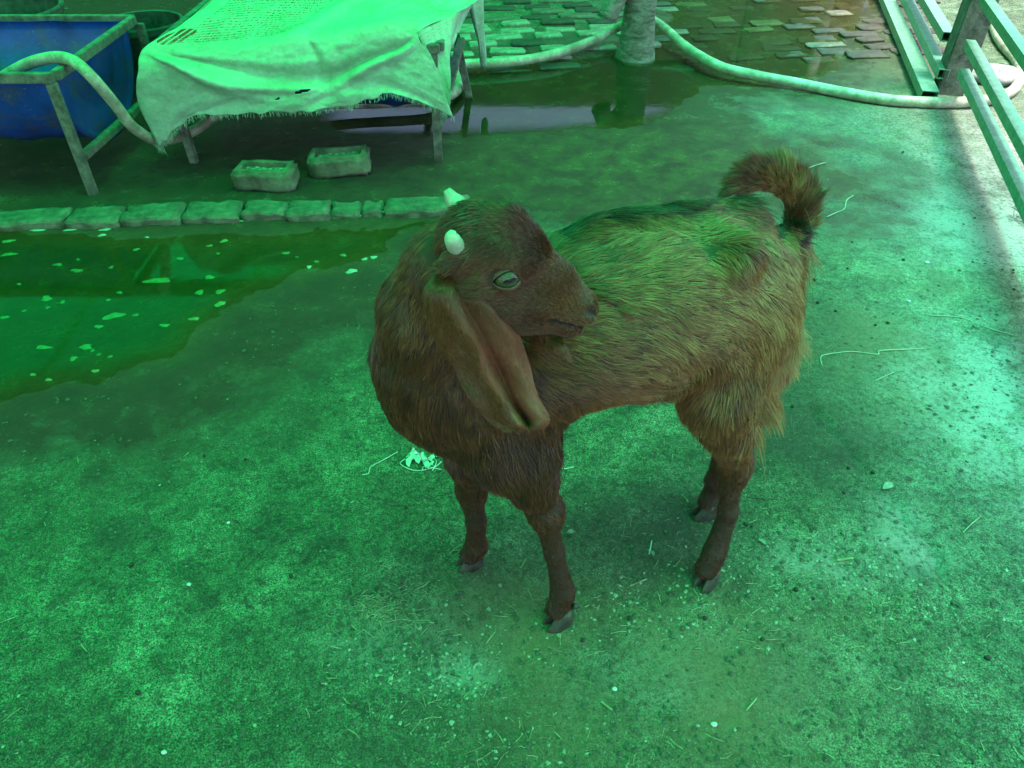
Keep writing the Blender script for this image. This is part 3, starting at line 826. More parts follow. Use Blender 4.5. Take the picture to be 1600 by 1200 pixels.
# ------------------------------------------------------------------ railing at the right
M_POST = simple_mat('rough_concrete_post', (.05, .06, .045), (.20, .20, .17), 18, .9, .8, .006, grain=110)
M_PIPE = simple_mat('painted_square_tube', (.10, .24, .16), (.19, .38, .28), 30, .5, .35, .002, grain=130)
fence = empty('railing', (2.14, 3.79, 0), 'square-tube railing with a thick post at the right edge of the yard', 'railing')
m = MB(); m.bar((2.14, 3.83, -.03), (2.17, 3.86, 1.15), .155, .12, up=(.96, -.28, 0)); o = m.build('post', M_POST, fence, bevel=.006)
d = Vector((-.3, -1, 0)).normalized()
for (s0, z0, L) in ((.055, .255, 2.6), (.13, .150, 2.4), (.05, .440, 2.6)):
    a = Vector((2.115, 3.765, z0)) + d * s0; m = MB(); m.bar(a, a + d * L + Vector((0, 0, .01)), +.042, .038, wall=.004, open_ends=True); m.build('rail', M_PIPE, fence)
m = MB(); e = Vector((2.12, 3.77, 0)) + d * 2.8; m.bar((e.x, e.y, -.03), (e.x, e.y, 1.15), .07, .07, up=(1, 0, 0)); m.build('end_post', M_PIPE, fence, bevel=.004)
for (pa, pb, z, w_) in (((1452, 150), (1384, -4), .045, .075), ((1474, 116), (1412, -10), .10, .052), ((1481, 58), (1440, -10), .21, .055)):
    a, b_ = Vector(G(*pa, z)), Vector(G(*pb, z)); b_ = a + (b_ - a) * 1.5
    m = MB(); m.bar(a, b_, w_, .045, wall=.004, open_ends=True); m.build('rail', M_PIPE, fence)
q = Vector(G(1400, -60, 0)); m = MB(); m.bar((q.x + .25, q.y + .6, -.03), (q.x + .25, q.y + .6, .7), .07, .07, up=(1, 0, 0)); m.build('end_post', M_PIPE, fence, bevel=.004)

M_STONE = simple_mat('pale_stone', (.20, .19, .19), (.42, .40, .40), 9, .9, .7, .01, grain=60)
def rock(c, s, seed, name='rock', mat=None, sub=3):
    bm = bmesh.new(); bmesh.ops.create_icosphere(bm, subdivisions=sub, radius=1)
    co = np.array([v.co[:] for v in bm.verts]); k = 1 + .25 * vnoise(co * 1.6 + seed, seed) + .08 * vnoise(co * 5 + seed, seed + 1)
    for v, q in zip(bm.verts, k): v.co = Vector((v.co.x * s[0] * q, v.co.y * s[1] * q, v.co.z * s[2] * q))
    me = bpy.data.meshes.new(name); bm.to_mesh(me); bm.free()
    o = link(name, me, mat or M_STONE, smooth=True); o.location = c; return o
c = G(1550, 128); o = rock((c[0], c[1], .025), (.12, .085, .055), 5); tag(o, 'lump of pale stone behind the post, inside the bend of the hose', 'stone')

# pale poles leaning on the back wall, seen mirrored in the puddle
M_POLE = simple_mat('peeled_pole', (.40, .34, .27), (.6, .52, .43), 12, .7)
for i, (x0, x1, lab) in enumerate(((3.05, 3.2, 'peeled pale pole leaning on the back wall, left of its pair'), (3.45, 3.25, 'peeled pale pole leaning on the back wall, crossing the other'), (3.7, 3.75, 'peeled pale pole leaning on the back wall, rightmost'))):
    m = MB(); m.add(*tube_geo([(x0, 8.1, 0), ((x0 + x1) / 2 + .03, 8.3, 1.1), (x1, 8.55, 2.3)], [.06, .055, .045], 12)); o = m.build('pole', M_POLE, smooth=True); tag(o, lab, 'pole', 'poles leaning on the back wall')
# ------------------------------------------------------------------ the goat
GO = Vector((0.19, 0.98, 0.0))
goat = empty('goat', GO, 'young dark brown goat with long drooping ears and small horns, head turned back', 'goat')
HF = np.array([.894, -.101, -.437]); HF /= np.linalg.norm(HF)
HL = np.array([-.07, -.994, .087]); HL -= HF * (HL @ HF); HL /= np.linalg.norm(HL)
HU = np.cross(HF, HL); HU = HU if HU[2] > 0 else -HU
HS = 0.0091
NOSE = np.array(P(940, 484, .800))
HO = NOSE - HF * 21.2 * HS + HU * 5.1 * HS
def hp(f, u, l=0): return HO + (HF * f + HU * u + HL * l) * HS
A = np.array
PR = []    # a, b, ra, rb, blend k, squash (axis vector, factor), groom dir, hair length, tone
def cone(a, b, ra, rb, k=.03, sq=None, g=None, ln=.02, tone=.4):
    PR.append((A(a, float), A(b, float), ra, rb, k, sq, g, ln, tone))
back = (.93, .15, -.25)
# torso; the back's lighter tone paints in some of its lit top
cone(P(742, 622, .90), P(800, 565, .93), .082, .110, .05, None, (.35, .1, -1), .034, .22)
cone(P(800, 548, .93), P(900, 502, .95), +.112, .120, .05, None, back, .032, .42)
cone(P(900, 502, .95), P(1000, 482, .98), +.122, .126, .05, None, back, .034, .60)
cone(P(1000, 482, .98), P(1090, 462, 1.01), +.130, .116, .05, None, back, .034, .72)
cone(P(1090, 462, 1.01), P(1148, 450, 1.035), +.116, .090, .05, None, (.8, .1, -.7), .034, .72)
cone(P(1140, 445, 1.03), P(1172, 428, 1.07), +.090, .058, .05, None, (.6, .2, -.9), .036, .70)
cone(P(1188, 425, 1.09), P(1226, 382, 1.10), .032, .028, .05, None, (.5, .1, .1), .035, .6)
# spine ridge and pelvis points
cone(P(930, 385, .99), P(1150, 350, 1.07), .035, .035, .05, None, (1, .1, -.05), .042, .12)
cone(P(1120, 380, .99), P(1150, 400, .95), .022, .03, .04, None, (.6, -.1, -.9), .038, .55)
# neck
cone(P(742, 610, .90), P(678, 560, .90), .094, .084, .05, None, (-.1, -.1, -1), .030, .22)
cone(P(690, 600, .90), P(684, 490, .885), .090, .072, .05, None, (-.25, -.15, -1), .030, .26)
cone(P(684, 490, .885), P(712, 425, .865), .076, .064, .04, None, (-.55, -.1, -.9), .028, .36)
cone(P(712, 425, .865), hp(1.5, -4.6), .056, .040, .035, None, (-.9, 0, -.5), .022, .45)
# shoulder and near fore leg
up = (0, 0, -1)
cone(P(800, 600, .90), P(800, 690, .865), .082, .066, .05, None, (.1, 0, -1), .034, .22)
cone(P(800, 690, .865), P(828, 745, .872), .062, .043, .04, None, (.2, 0, -1), .030, .25)
cone(P(828, 745, .872), P(849, 798, .868), .038, .027, .03, None, (.15, 0, -1), .012, .22)
cone(P(849, 798, .868), P(866, 862, .866), .024, .0160, .02, None, (.1, 0, -1), .009, .20)
cone(P(866, 862, .866), P(879, 922, .862), .0165, .0215, .02, None, (.1, 0, -1), .009, .18)
cone(P(880, 924, .862), P(872, 950, .856), .0215, .0225, .015, None, (0, -.1, -1), .012, .18)
cone(P(856, 795, .870), P(858, 808, .868), .027, .026, .02, None, (.1, 0, -1), .014, .3)
# far fore leg
cone(P(760, 640, .96), P(738, 705, .955), .060, .044, .04, None, up, .034, .22)
cone(P(738, 705, .955), P(736, 765, .968), .040, .026, .03, None, up, .020, .25)
cone(P(736, 765, .968), P(744, 815, .978), .025, .0175, .02, None, up, .009, .18)
cone(P(744, 815, .978), P(744, 852, .988), .0175, .021, .02, None, up, .012, .22)
cone(P(744, 852, .988), P(735, 868, .986), .021, .022, .015, None, up, .010, .18)
# near hind leg
cone(P(1155, 500, .985), P(1122, 605, .94), .078, .052, .05, None, (.15, -.1, -1), +.036, .74)
cone(P(1162, 510, 1.0), P(1142, 600, .965), .062, .044, .05, None, (.15, 0, -1), +.044, .85)
cone(P(1122, 605, .94), P(1138, 668, .955), .052, .038, .04, None, (.25, -.1, -1), .038, .58)
cone(P(1136, 668, .955), P(1147, 722, .99), .039, .0265, .03, None, (.1, 0, -1), .024, .45)
cone(P(1162, 714, 1.0), P(1156, 735, .995), .016, .019, .02, None, (.1, 0, -1), .018, .4)
cone(P(1147, 722, .99), P(1138, 795, .975), .0250, .0170, .025, None, up, .010, .24)
cone(P(1138, 800, .975), P(1117, 862, .957), .0185, .0215, .02, None, up, .009, .20)
cone(P(1117, 862, .957), P(1104, 890, .947), .0215, .0225, .015, None, (-.2, 0, -1), .011, .2)
# far hind leg
cone(P(1160, 540, 1.10), P(1150, 620, 1.07), .075, .056, .05, None, (.15, 0, -1), .045, .5)
cone(P(1150, 620, 1.07), P(1140, 690, 1.12), .052, .028, .04, None, up, .03, .35)
cone(P(1140, 690, 1.12), P(1118, 750, 1.13), .028, .0185, .02, None, up, .009, .18)
cone(P(1118, 750, 1.13), P(1110, 782, 1.128), .0185, .022, .02, None, up, .012, .22)
cone(P(1110, 782, 1.128), P(1106, 792, 1.126), .022, .0225, .02, None, up, .01, .2)
# tail
tail_pts = [P(1232, 378, 1.10), P(1243, 345, 1.105), P(1238, 312, 1.11), P(1215, 290, 1.11), P(1190, 287, 1.105), P(1168, 295, 1.10)]
tr = [.020, .014, .011, .009, .007, .004]
for i in range(5): cone(tail_pts[i], tail_pts[i + 1], tr[i], tr[i + 1], .012, None, 'tail', .03, .55)
# head
rev = -HF * .95 + A((0, 0, -.25))
HB = len(PR)
def hc(a, b, ra, rb, k=1.6, sq=1.0, ln=.010, tone=.36, g=None):
    cone(hp(*a), hp(*b), ra * HS, rb * HS, k * HS, (HL, sq) if sq != 1 else None, rev if g is None else g, ln, tone)
hc((.8, -3.2), (4.5, -2.3), 3.5, 3.9, 3, .95, .013, .22)
hc((4.5, -2.3), (7.6, -2.7), 3.9, 3.4, 2.5, 1.0, .011, .25)
hc((7.6, -2.6), (13.4, -4.3), 3.0, 2.7, 2.0, .80, .008, .42)
hc((13.4, -4.3), (17.4, -5.6), 2.7, 2.4, 1.8, .80, .007, .44)
hc((17.4, -6.2), (19.0, -6.7), 2.4, 2.1, 1.3, .90, .005, .50)
hc((19.2, -5.0, .9), (19.8, -5.9, .9), 1.1, 1.1, .8, 1, .003, .5)
hc((19.2, -5.0, -.9), (19.8, -5.9, -.9), 1.1, 1.1, .8, 1, .003, .5)
hc((5.0, -6.0), (12.5, -7.6), 4.0, 3.1, 2.5, .85, .010, .30)
hc((12.5, -7.6), (17.5, -7.3), 3.1, 2.3, 2.0, .85, .008, .36)
hc((4.0, -9.0), (12.0, -10.7), 3.4, 2.5, 2.5, .80, .012, .20)
hc((12.0, -10.7), (18.2, -9.5), 2.5, 1.45, 1.6, .80, .009, .26)
hc((18.0, -9.4), (19.0, -9.2), 1.45, 1.35, .8, .95, .006, .4)
for s in (1, -1):
    hc((4.2, -8.2, 1.9 * s), (9.0, -9.4, 1.7 * s), 2.8, 2.3, 2, 1, .011, .2)
    hc((5.0, -3.3, 3.0 * s), (8.4, -4.0, 2.7 * s), 1.15, .95, 1.3, 1, .006, .42)
    hc((6.9, -5.4, 2.95 * s), (7.0, -5.5, 2.95 * s), 1.6, 1.55, 1.0, 1, .004, .40)
    hc((8.6, -6.8, 2.5 * s), (13.5, -7.2, 1.8 * s), 1.0, .9, 1.6, 1, .006, .42)
    hc((.2, -1.8, 1.9 * s), (1.8, -1.4, 1.8 * s), 1.4, 1.3, 2, 1, .012, .2)
    hc((.6, -4.6, 3.5 * s), (-.6, -6.8, 4.0 * s), 1.5, 1.3, 1.5, 1, .012, .25)
hc((1.0, -.9, 0), (4.5, .2, 0), 1.3, 1.4, 2.5, 1, .013, .18)

def sd_cone(p, a, b, ra, rb, sq):
    if sq is not None:
        ax, s = sq; c = a
        d = (p - c) @ ax; p = p + ((d / s - d)[..., None]) * ax
        e = (b - a) @ ax; b = b + (e / s - e) * ax
    ba = b - a; L2 = ba @ ba + 1e-12
    t = np.clip(((p - a) @ ba) / L2, 0, 1)
    q = p - a - t[..., None] * ba
    d = np.sqrt((q * q).sum(-1)) - (ra + (rb - ra) * t)
    return d * (sq[1] if sq is not None and sq[1] < 1 else 1)

def build_sdf(h):
    lo = np.min([np.minimum(p[0] - p[2], p[1] - p[3]) for p in PR], 0) - .03
    hi = np.max([np.maximum(p[0] + p[2], p[1] + p[3]) for p in PR], 0) + .03
    n = np.ceil((hi - lo) / h).astype(int)
    D = np.full(n, .05, np.float32)
    for a, b, ra, rb, k, sq, g, ln, tone in PR:
        mg = max(ra, rb) * 1.3 + k + .012
        i0 = np.clip(np.floor((np.minimum(a, b) - mg - lo) / h).astype(int), 0, n)
        i1 = np.clip(np.ceil((np.maximum(a, b) + mg - lo) / h).astype(int), 0, n)
        gx = [lo[c] + h * np.arange(i0[c], i1[c]) for c in range(3)]
        p = np.stack(np.meshgrid(*gx, indexing='ij'), -1)
        d = sd_cone(p, a, b, ra, rb, sq).astype(np.float32)
        sl = tuple(slice(i0[c], i1[c]) for c in range(3))
        cur = D[sl]; k *= .8
        m = np.clip(.5 + .5 * (cur - d) / k, 0, 1)
        D[sl] = cur * (1 - m) + d * m - k * m * (1 - m)
    return D, lo

def head_carve(p, D):
    q = (p - HO) / HS
    f, u, l = q @ HF, q @ HU, q @ HL
    inh = (f > 5) & (f < 25)
    um = -8.75 + .16 * (f - 16.0) + .30 * np.exp(-((f - 15.6) / .7) ** 2)
    c = np.where(inh, .85 * np.exp(-((u - um) / .34) ** 2) * sstep(14.8, 16.2, f), 0)
    for s in (1, -1):
        dn = np.sqrt(((f - 19.9) / .9) ** 2 + ((u + 5.3 + .1 * (f - 19.9)) / .42) ** 2 + ((l - 1.8 * s) / .8) ** 2)
        c = c + np.where(inh, 1.1 * np.exp(-dn ** 2), 0)
        de = np.sqrt(((f - 7.1) / 1.25) ** 2 + ((u + 5.6) / .8) ** 2 + ((l - 4.9 * s) / 1.0) ** 2)
        c = c + np.where(inh, .75 * np.exp(-de ** 4), 0)
    return D + (c * HS).astype(np.float32)

def surface_nets(D, lo, h):
    s = D < 0
    n = D.shape
    c = [s[i:n[0] - 1 + i, j:n[1] - 1 + j, k:n[2] - 1 + k] for i in (0, 1) for j in (0, 1) for k in (0, 1)]
    cnt = sum(x.astype(np.int8) for x in c)
    act = (cnt > 0) & (cnt < 8)
    I = np.argwhere(act)
    vid = -np.ones(act.shape, np.int32); vid[tuple(I.T)] = np.arange(len(I))
    acc = np.zeros((len(I), 3)); w_ = np.zeros(len(I))
    off = [A((i, j, k)) for i in (0, 1) for j in (0, 1) for k in (0, 1)]
    val = [D[tuple((I + o).T)] for o in off]
    for a in range(8):
        for b in range(a + 1, 8):
            if np.abs(off[a] - off[b]).sum() != 1: continue
            va, vb = val[a], val[b]; m = (va < 0) != (vb < 0)
            t = np.where(m, va / (va - vb + 1e-12), 0)
            acc += np.where(m[:, None], off[a] + t[:, None] * (off[b] - off[a]), 0); w_ += m
    V = lo + h * (I + acc / w_[:, None])
    F = []
    for ax in range(3):
        o = [0, 0, 0]; o[ax] = 1
        s0 = s[tuple(slice(0, n[q] - o[q]) for q in range(3))]; s1 = s[tuple(slice(o[q], n[q]) for q in range(3))]
        E = np.argwhere(s0 != s1)
        b_, c_ = (ax + 1) % 3, (ax + 2) % 3
        E = E[(E[:, b_] > 0) & (E[:, c_] > 0)]
        E = E[(E[:, b_] < n[b_] - 1) & (E[:, c_] < n[c_] - 1)]
        eb = np.zeros(3, int); eb[b_] = 1; ec = np.zeros(3, int); ec[c_] = 1
        q = np.stack([vid[tuple((E - eb - ec).T)], vid[tuple((E - ec).T)], vid[tuple(E.T)], vid[tuple((E - eb).T)]], -1)
        fl = s0[tuple(E.T)]
        q[~fl] = q[~fl][:, ::-1]
        F.append(q)
    return V, np.vstack(F)

GH = 0.0042
D, lo = build_sdf(GH)
# carve head details
i0 = np.floor((hp(12, -6) - .13 - lo) / GH).astype(int); i1 = i0 + int(.26 / GH)
i0 = np.clip(i0, 0, D.shape); i1 = np.clip(i1, 0, D.shape)
pp = np.stack(np.meshgrid(*[lo[c] + GH * np.arange(i0[c], i1[c]) for c in range(3)], indexing='ij'), -1)
sl = tuple(slice(i0[c], i1[c]) for c in range(3))
D[sl] = head_carve(pp, D[sl])
GV, GF = surface_nets(D, lo, GH)
# smooth a touch
def smooth_v(V, F, it=2, lam=.5):
    e = np.vstack([F[:, [0, 1]], F[:, [1, 2]], F[:, [2, 3]], F[:, [3, 0]]])
    for _ in range(it):
        acc = np.zeros_like(V); cn = np.zeros(len(V))
        np.add.at(acc, e[:, 0], V[e[:, 1]]); np.add.at(cn, e[:, 0], 1)
        np.add.at(acc, e[:, 1], V[e[:, 0]]); np.add.at(cn, e[:, 1], 1)
        V = V + lam * (acc / cn[:, None] - V)
    return V
hd = (GV - HO) @ HF / HS
sm = smooth_v(GV, GF, 2)
wgt = np.where((hd > 4.5) & (hd < 24) & (np.linalg.norm(GV - hp(12, -6), axis=1) < .13), .25, 1)[:, None]
GV = GV * (1 - wgt) + sm * wgt
# muscle / rib relief
GV_n = None
fn = np.cross(GV[GF[:, 2]] - GV[GF[:, 0]], GV[GF[:, 3]] - GV[GF[:, 1]])
vn = np.zeros_like(GV)
for c in range(4): np.add.at(vn, GF[:, c], fn)
vn /= np.linalg.norm(vn, axis=1)[:, None] + 1e-12
# per-vertex groom, length, tone blended from the primitives
def blend_props(p, chunk=40000):
    g = np.zeros((len(p), 3)); ln = np.zeros(len(p)); tn = np.zeros(len(p)); ws = np.zeros(len(p))
    tdir = np.zeros((len(p), 3))
    tp = A(tail_pts)
    for a, b, ra, rb, k, sq, gd, l_, t_ in PR:
        d = sd_cone(p, a, b, ra, rb, sq)
        w1 = np.exp(-np.clip(np.abs(d), 0, .2) / (.008 if max(ra, rb) < .05 else .016)) + 1e-9
        if isinstance(gd, str):
            ba = (b - a) / np.linalg.norm(b - a)
            t = np.clip((p - a) @ ba, 0, np.linalg.norm(b - a)); q = p - a - t[:, None] * ba
            q /= np.linalg.norm(q, axis=1)[:, None] + 1e-9
            gg = ba * .75 + q * .75
        else:
            gg = A(gd, float); gg = gg / np.linalg.norm(gg)
        g += w1[:, None] * gg; ln += w1 * l_; tn += w1 * t_; ws += w1
    return g / ws[:, None], ln / ws, tn / ws

me = bpy.data.meshes.new('goat_body')
me.vertices.add(len(GV)); me.vertices.foreach_set('co', (GV - A(GO)).ravel())
me.loops.add(GF.size); me.loops.foreach_set('vertex_index', GF.ravel())
me.polygons.add(len(GF)); me.polygons.foreach_set('loop_start', np.arange(0, GF.size, 4)); me.polygons.foreach_set('loop_total', np.full(len(GF), 4))
me.polygons.foreach_set('use_smooth', np.ones(len(GF), bool)); me.update()
_, vln, vtone = blend_props(GV)
q = (GV - HO) / HS; f_, u_, l_ = q @ HF, q @ HU, q @ HL
skin = np.zeros(len(GV))
nose_m = np.exp(-(((f_ - 20.6) / 1.3) ** 2 + ((u_ + 6.0) / 1.7) ** 2)) * (f_ > 17) * (np.abs(l_) < 3.4)
dark = np.zeros(len(GV))
um = -8.75 + .16 * (f_ - 16.0)
dark += np.exp(-((u_ - um) / .34) ** 2) * (f_ > 15.4) * (f_ < 25) * (np.abs(l_) < 4)
for s in (1, -1):
    dark += np.exp(-(((f_ - 19.9) / .8) ** 2 + ((u_ + 5.3 + .1 * (f_ - 19.9)) / .62) ** 2 + ((l_ - 1.8 * s) / 1.0) ** 2) ** 2)
    dark += np.exp(-(((f_ - 7.1) / 1.3) ** 2 + ((u_ + 5.6) / .9) ** 2 + ((l_ - 4.7 * s) / 1.3) ** 2) ** 2)
for nm, a in (('tone', vtone), ('skin', nose_m), ('dark', np.clip(dark, 0, 1))):
    at = me.attributes.new(nm, 'FLOAT', 'POINT'); at.data.foreach_set('value', a.astype(np.float32))
m, nt, b = new_mat('goat_hide')
co = nt.nodes.new('ShaderNodeTexCoord').outputs['Object']
n = noise(nt, 60, 6, .7, 0, co)
tn = attr(nt, 'tone').outputs['Fac']
col = mix(nt, tn, (.030, .009, .006), (.10, .035, .018))
col = mix(nt, .5, col, ramp(nt, n, [(.3, .5), (.7, 1.3)]), 'MULTIPLY')
col = mix(nt, attr(nt, 'skin').outputs['Fac'], col, (.10, .058, .045))
col = mix(nt, attr(nt, 'dark').outputs['Fac'], col, (.008, .005, .004))
nt.links.new(col, b.inputs['Base Color']); b.inputs['Roughness'].default_value = .6
nt.links.new(bump(nt, noise(nt, 220, 4, .7, 0, co), .4, .002), b.inputs['Normal'])
def gpart(name, mb_or_me, mat, smooth=True, parent=None):
    """mesh given in yard coordinates, parented to the goat"""
    if isinstance(mb_or_me, MB): mb_or_me = mesh(name, mb_or_me.v, mb_or_me.f)
    o = link(name, mb_or_me, mat, smooth=smooth)
    p = parent or goat
    o.parent = p
    o.matrix_parent_inverse = Matrix.Translation(-GO) if p is goat else Matrix()
    return o
body = bpy.data.objects.new('body', me); C.objects.link(body); me.materials.append(m); body.parent = goat

# ---- coat: hair strands
def coat(name, roots, nrm, g, ln, tone, width, seed, lift=.28, clump=.6, wav=.25, parent=body, npt=5, clsize=.016, cvar=.26):
    n = len(roots); rg = np.random.default_rng(seed)
    t = g - nrm * (g * nrm).sum(1)[:, None]
    t /= np.linalg.norm(t, axis=1)[:, None] + 1e-6
    # flow noise: cowlicks at two scales
    side = np.cross(nrm, t)
    a = .55 * vnoise(roots * 14, seed) + .35 * vnoise(roots * 45, seed + 1) + rg.normal(0, .12, n)
    t = t * np.cos(a)[:, None] + side * np.sin(a)[:, None]
    lf = lift * (1 + .6 * vnoise(roots * 30, seed + 2) + rg.normal(0, .25, n))
    ln = ln * np.clip(1 + .25 * vnoise(roots * 25, seed + 3) + rg.normal(0, .18, n), .3, 1.8)
    grav = A((0, 0, -1.0))
    pts = np.empty((n, npt, 3)); pts[:, 0] = roots - nrm * .0015
    d = t * 1.0 + nrm * np.clip(lf, .05, 2)[:, None]; d /= np.linalg.norm(d, axis=1)[:, None]
    cur = pts[:, 0]
    for k in range(1, npt):
        cur = cur + d * (ln / (npt - 1))[:, None]
        pts[:, k] = cur
        bend = (t - nrm * (.20 * np.clip((ln - .012) / .02, 0, 1) - .10)[:, None]) * .28 + grav * np.clip(ln / .05, 0, 1)[:, None] * .14
        wv = side * (wav * np.sin(k * 1.9 + 9 * vnoise(roots * 60, seed + 5)))[:, None] * .5
        d = d + bend + wv * .6; d /= np.linalg.norm(d, axis=1)[:, None]
    if clump > 0:
        from mathutils.kdtree import KDTree
        nc = max(20, int(n * (.0011 / clsize) * .35))
        ci = rg.choice(n, nc, replace=False); kd = KDTree(nc)
        for j, i in enumerate(ci): kd.insert(roots[i], j)
        kd.balance()
        near = np.array([kd.find(r)[1] for r in roots])
        tgt = pts[ci[near]]
        ok = np.linalg.norm(roots[ci[near]] - roots, axis=1) < clsize
        okf = ok & ((nrm[ci[near]] * nrm).sum(1) > .6)
        cl = clump * rg.uniform(.4, 1.2, n) * okf
        for k in range(1, npt):
            f = (k / (npt - 1)) ** 1.3 * .72
            pts[:, k] += (tgt[:, k] - pts[:, k]) * np.clip(cl * f, 0, .95)[:, None]
        tone = tone + cvar * np.clip(ln / .026, .15, 1) * (_hash(near, near * 0, near * 0, 3) - .5)
    cu = bpy.data.hair_curves.new(name)
    cu.add_curves([npt] * n)
    cu.attributes['position'].data.foreach_set('vector', (pts - A(GO)).reshape(-1).astype(np.float32))
    rad = width * np.array([1.0, .95, .8, .55, .15]) if npt == 5 else width * np.linspace(1, .15, npt)
    ra = cu.attributes.get('radius') or cu.attributes.new('radius', 'FLOAT', 'POINT')
    ra.data.foreach_set('value', np.tile(rad, n).astype(np.float32))
    at = cu.attributes.new('tone', 'FLOAT', 'CURVE'); at.data.foreach_set('value', np.clip(tone + rg.normal(0, .10, n), 0, 1).astype(np.float32))
    o = bpy.data.objects.new(name, cu); C.objects.link(o); cu.materials.append(M_HAIR); o.parent = parent
    return o
M_HAIR, nt, b = new_mat('goat_hair')
hi = nt.nodes.new('ShaderNodeHairInfo')
tn = attr(nt, 'tone').outputs['Fac']
tone_c = ramp(nt, tn, [(0.0, (.035, .009, .006)), (.3, (.15, .038, .018)), (.6, (.32, .112, .044)), (1.0, (.66, .36, .15))])
col = mix(nt, math_n(nt, 'POWER', hi.outputs['Intercept'], 1.2), mix(nt, .45, tone_c, (.02, .01, .007)), tone_c)
nt.links.new(col, b.inputs['Base Color'])
b.inputs['Roughness'].default_value = .36
b.inputs['Specular IOR Level'].default_value = .6

def sample_faces(n, weight, seed):
    rg = np.random.default_rng(seed)
    v = GV[GF]; ar = np.linalg.norm(np.cross(v[:, 2] - v[:, 0], v[:, 3] - v[:, 1]), axis=1) * weight
    fi = rg.choice(len(GF), n, p=ar / ar.sum())
    a, b_ = rg.random((2, n))
    w4 = np.stack([(1 - a) * (1 - b_), a * (1 - b_), a * b_, (1 - a) * b_], -1)[..., None]
    p = (v[fi] * w4).sum(1); nn = (vn[GF[fi]] * w4).sum(1); nn /= np.linalg.norm(nn, axis=1)[:, None]
    return p, nn
fc = GV[GF].mean(1)
hq = (fc - HO) / HS; ff, fu, fl_ = hq @ HF, hq @ HU, hq @ HL
in_head = (ff > 1.5) & (ff < 23) & (np.abs(fl_) < 4.6 - .11 * ff + .6) & (fu > -14) & (fu < 3)
nose_f = in_head & (((ff - 19.9) / 1.0) ** 2 + ((fu + 5.3) / .62) ** 2 + ((np.abs(fl_) - 1.8) / 1.0) ** 2 < 1)
eye_f = in_head & (np.sqrt(((ff - 6.9) / 2.0) ** 2 + ((fu + 5.2) / 1.9) ** 2) < 1) & (np.abs(fl_) > 2)
mouth_f = in_head & (ff > 15.2) & (np.abs(fu - (-8.75 + .16 * (ff - 16.0))) < .5)
low = fc[:, 2] < .035
base_w = np.where(nose_f | eye_f, .0, 1.0) * np.where(mouth_f, .0, 1) * np.where(low, .3, 1)
NB = 185000
p, nn = sample_faces(NB, base_w * np.where(in_head, .3, 1), 1)
g, ln, tn_ = blend_props(p)
coat('coat', p, nn, g, ln * .86, tn_, .00050, 2, lift=np.where(ln < .02, .38, .23), clump=.75, clsize=.012, wav=.32)
p, nn = sample_faces(60000, base_w * in_head, 21)
g, ln, tn_ = blend_props(p)
qh = (p - HO) / HS
fac = np.clip(ln, .0045, .013) * np.where((p - HO) @ HF / HS > 17.5, .8, 1)
coat('face_hair', p + nn * .0006, nn, g, fac, np.clip(tn_ * .75 + .02 + .12 * vnoise(p * 30, 8), 0, 1) + .15 * np.exp(-(np.linalg.norm(p - hp(19, -6.5), axis=1) / .03) ** 2), .00036, 22, lift=.36, clump=.5, clsize=.008, wav=.15, cvar=.08)
# longer fringe on the back of the thighs, belly line, throat, and dorsal stripe
def region(px, py, y, r): return np.exp(-(((fc - A(P(px, py, y))) ** 2).sum(1)) / r ** 2)
wr = region(1245, 430, 1.09, .05) + region(1225, 490, 1.07, .06) + region(1200, 550, 1.04, .06) + region(1180, 600, 1.0, .045)
wr *= (vn[GF].mean(1)[:, 0] > .1)
p, nn = sample_faces(9000, wr + 1e-9, 5)
g, ln, tn_ = blend_props(p)
coat('fringe', p, nn, g * .2 + A((.12, 0, -1)), ln * 0 + .072, tn_ * 0 + .80, .00040, 6, lift=.30, clump=.8, clsize=.02)
# hollows of the flank and the chest, where the coat turns
wh = region(1090, 600, .93, .05) + region(1075, 560, .92, .04) + region(800, 700, .86, .05) + region(775, 690, .86, .04) + region(1100, 640, .92, .04)
p, nn = sample_faces(12000, wh + 1e-9, 55)
g, ln, tn_ = blend_props(p)
coat('coat', p + nn * .001, nn, g * .3 + A((.1, -.3, -1)), ln * .9, tn_ * .8, .00048, 56, lift=.55, clump=.5, clsize=.012)
# tail brush
p = []; nn_ = []; gg = []; rg = np.random.default_rng(8)
tp = spline(tail_pts, 60)
for k in range(9500):
    i = int(59 * rg.random() ** .8); i = min(i, 58)
    t = tp[i + 1] - tp[i]; t /= np.linalg.norm(t)
    r = rg.normal(size=3); r -= t * (r @ t); r /= np.linalg.norm(r)
    out = tp[i] - A(P(1205, 335, 1.10)); out -= t * (out @ t); out /= np.linalg.norm(out) + 1e-6
    if r @ out < -.3 and rg.random() < .75: r = -r
    p.append(tp[i] + r * (.014 * (1 - i / 70))); nn_.append(r); gg.append(t * 1.0 + out * (.9 if r @ out > 0 else .2) + r * .35)
p, nn_, gg = A(p), A(nn_), A(gg)
ii = np.linalg.norm(p - A(tail_pts[-1]), axis=1)
coat('tail_brush', p, nn_, gg, np.clip(.036 + .028 * (nn_ @ A((.6, .2, .75))) + .012 * vnoise(p * 40, 3), .02, .08), .5 + .3 * vnoise(p * 30, 5), .00050, 9, lift=.50, clump=.85, wav=.35, clsize=.014)
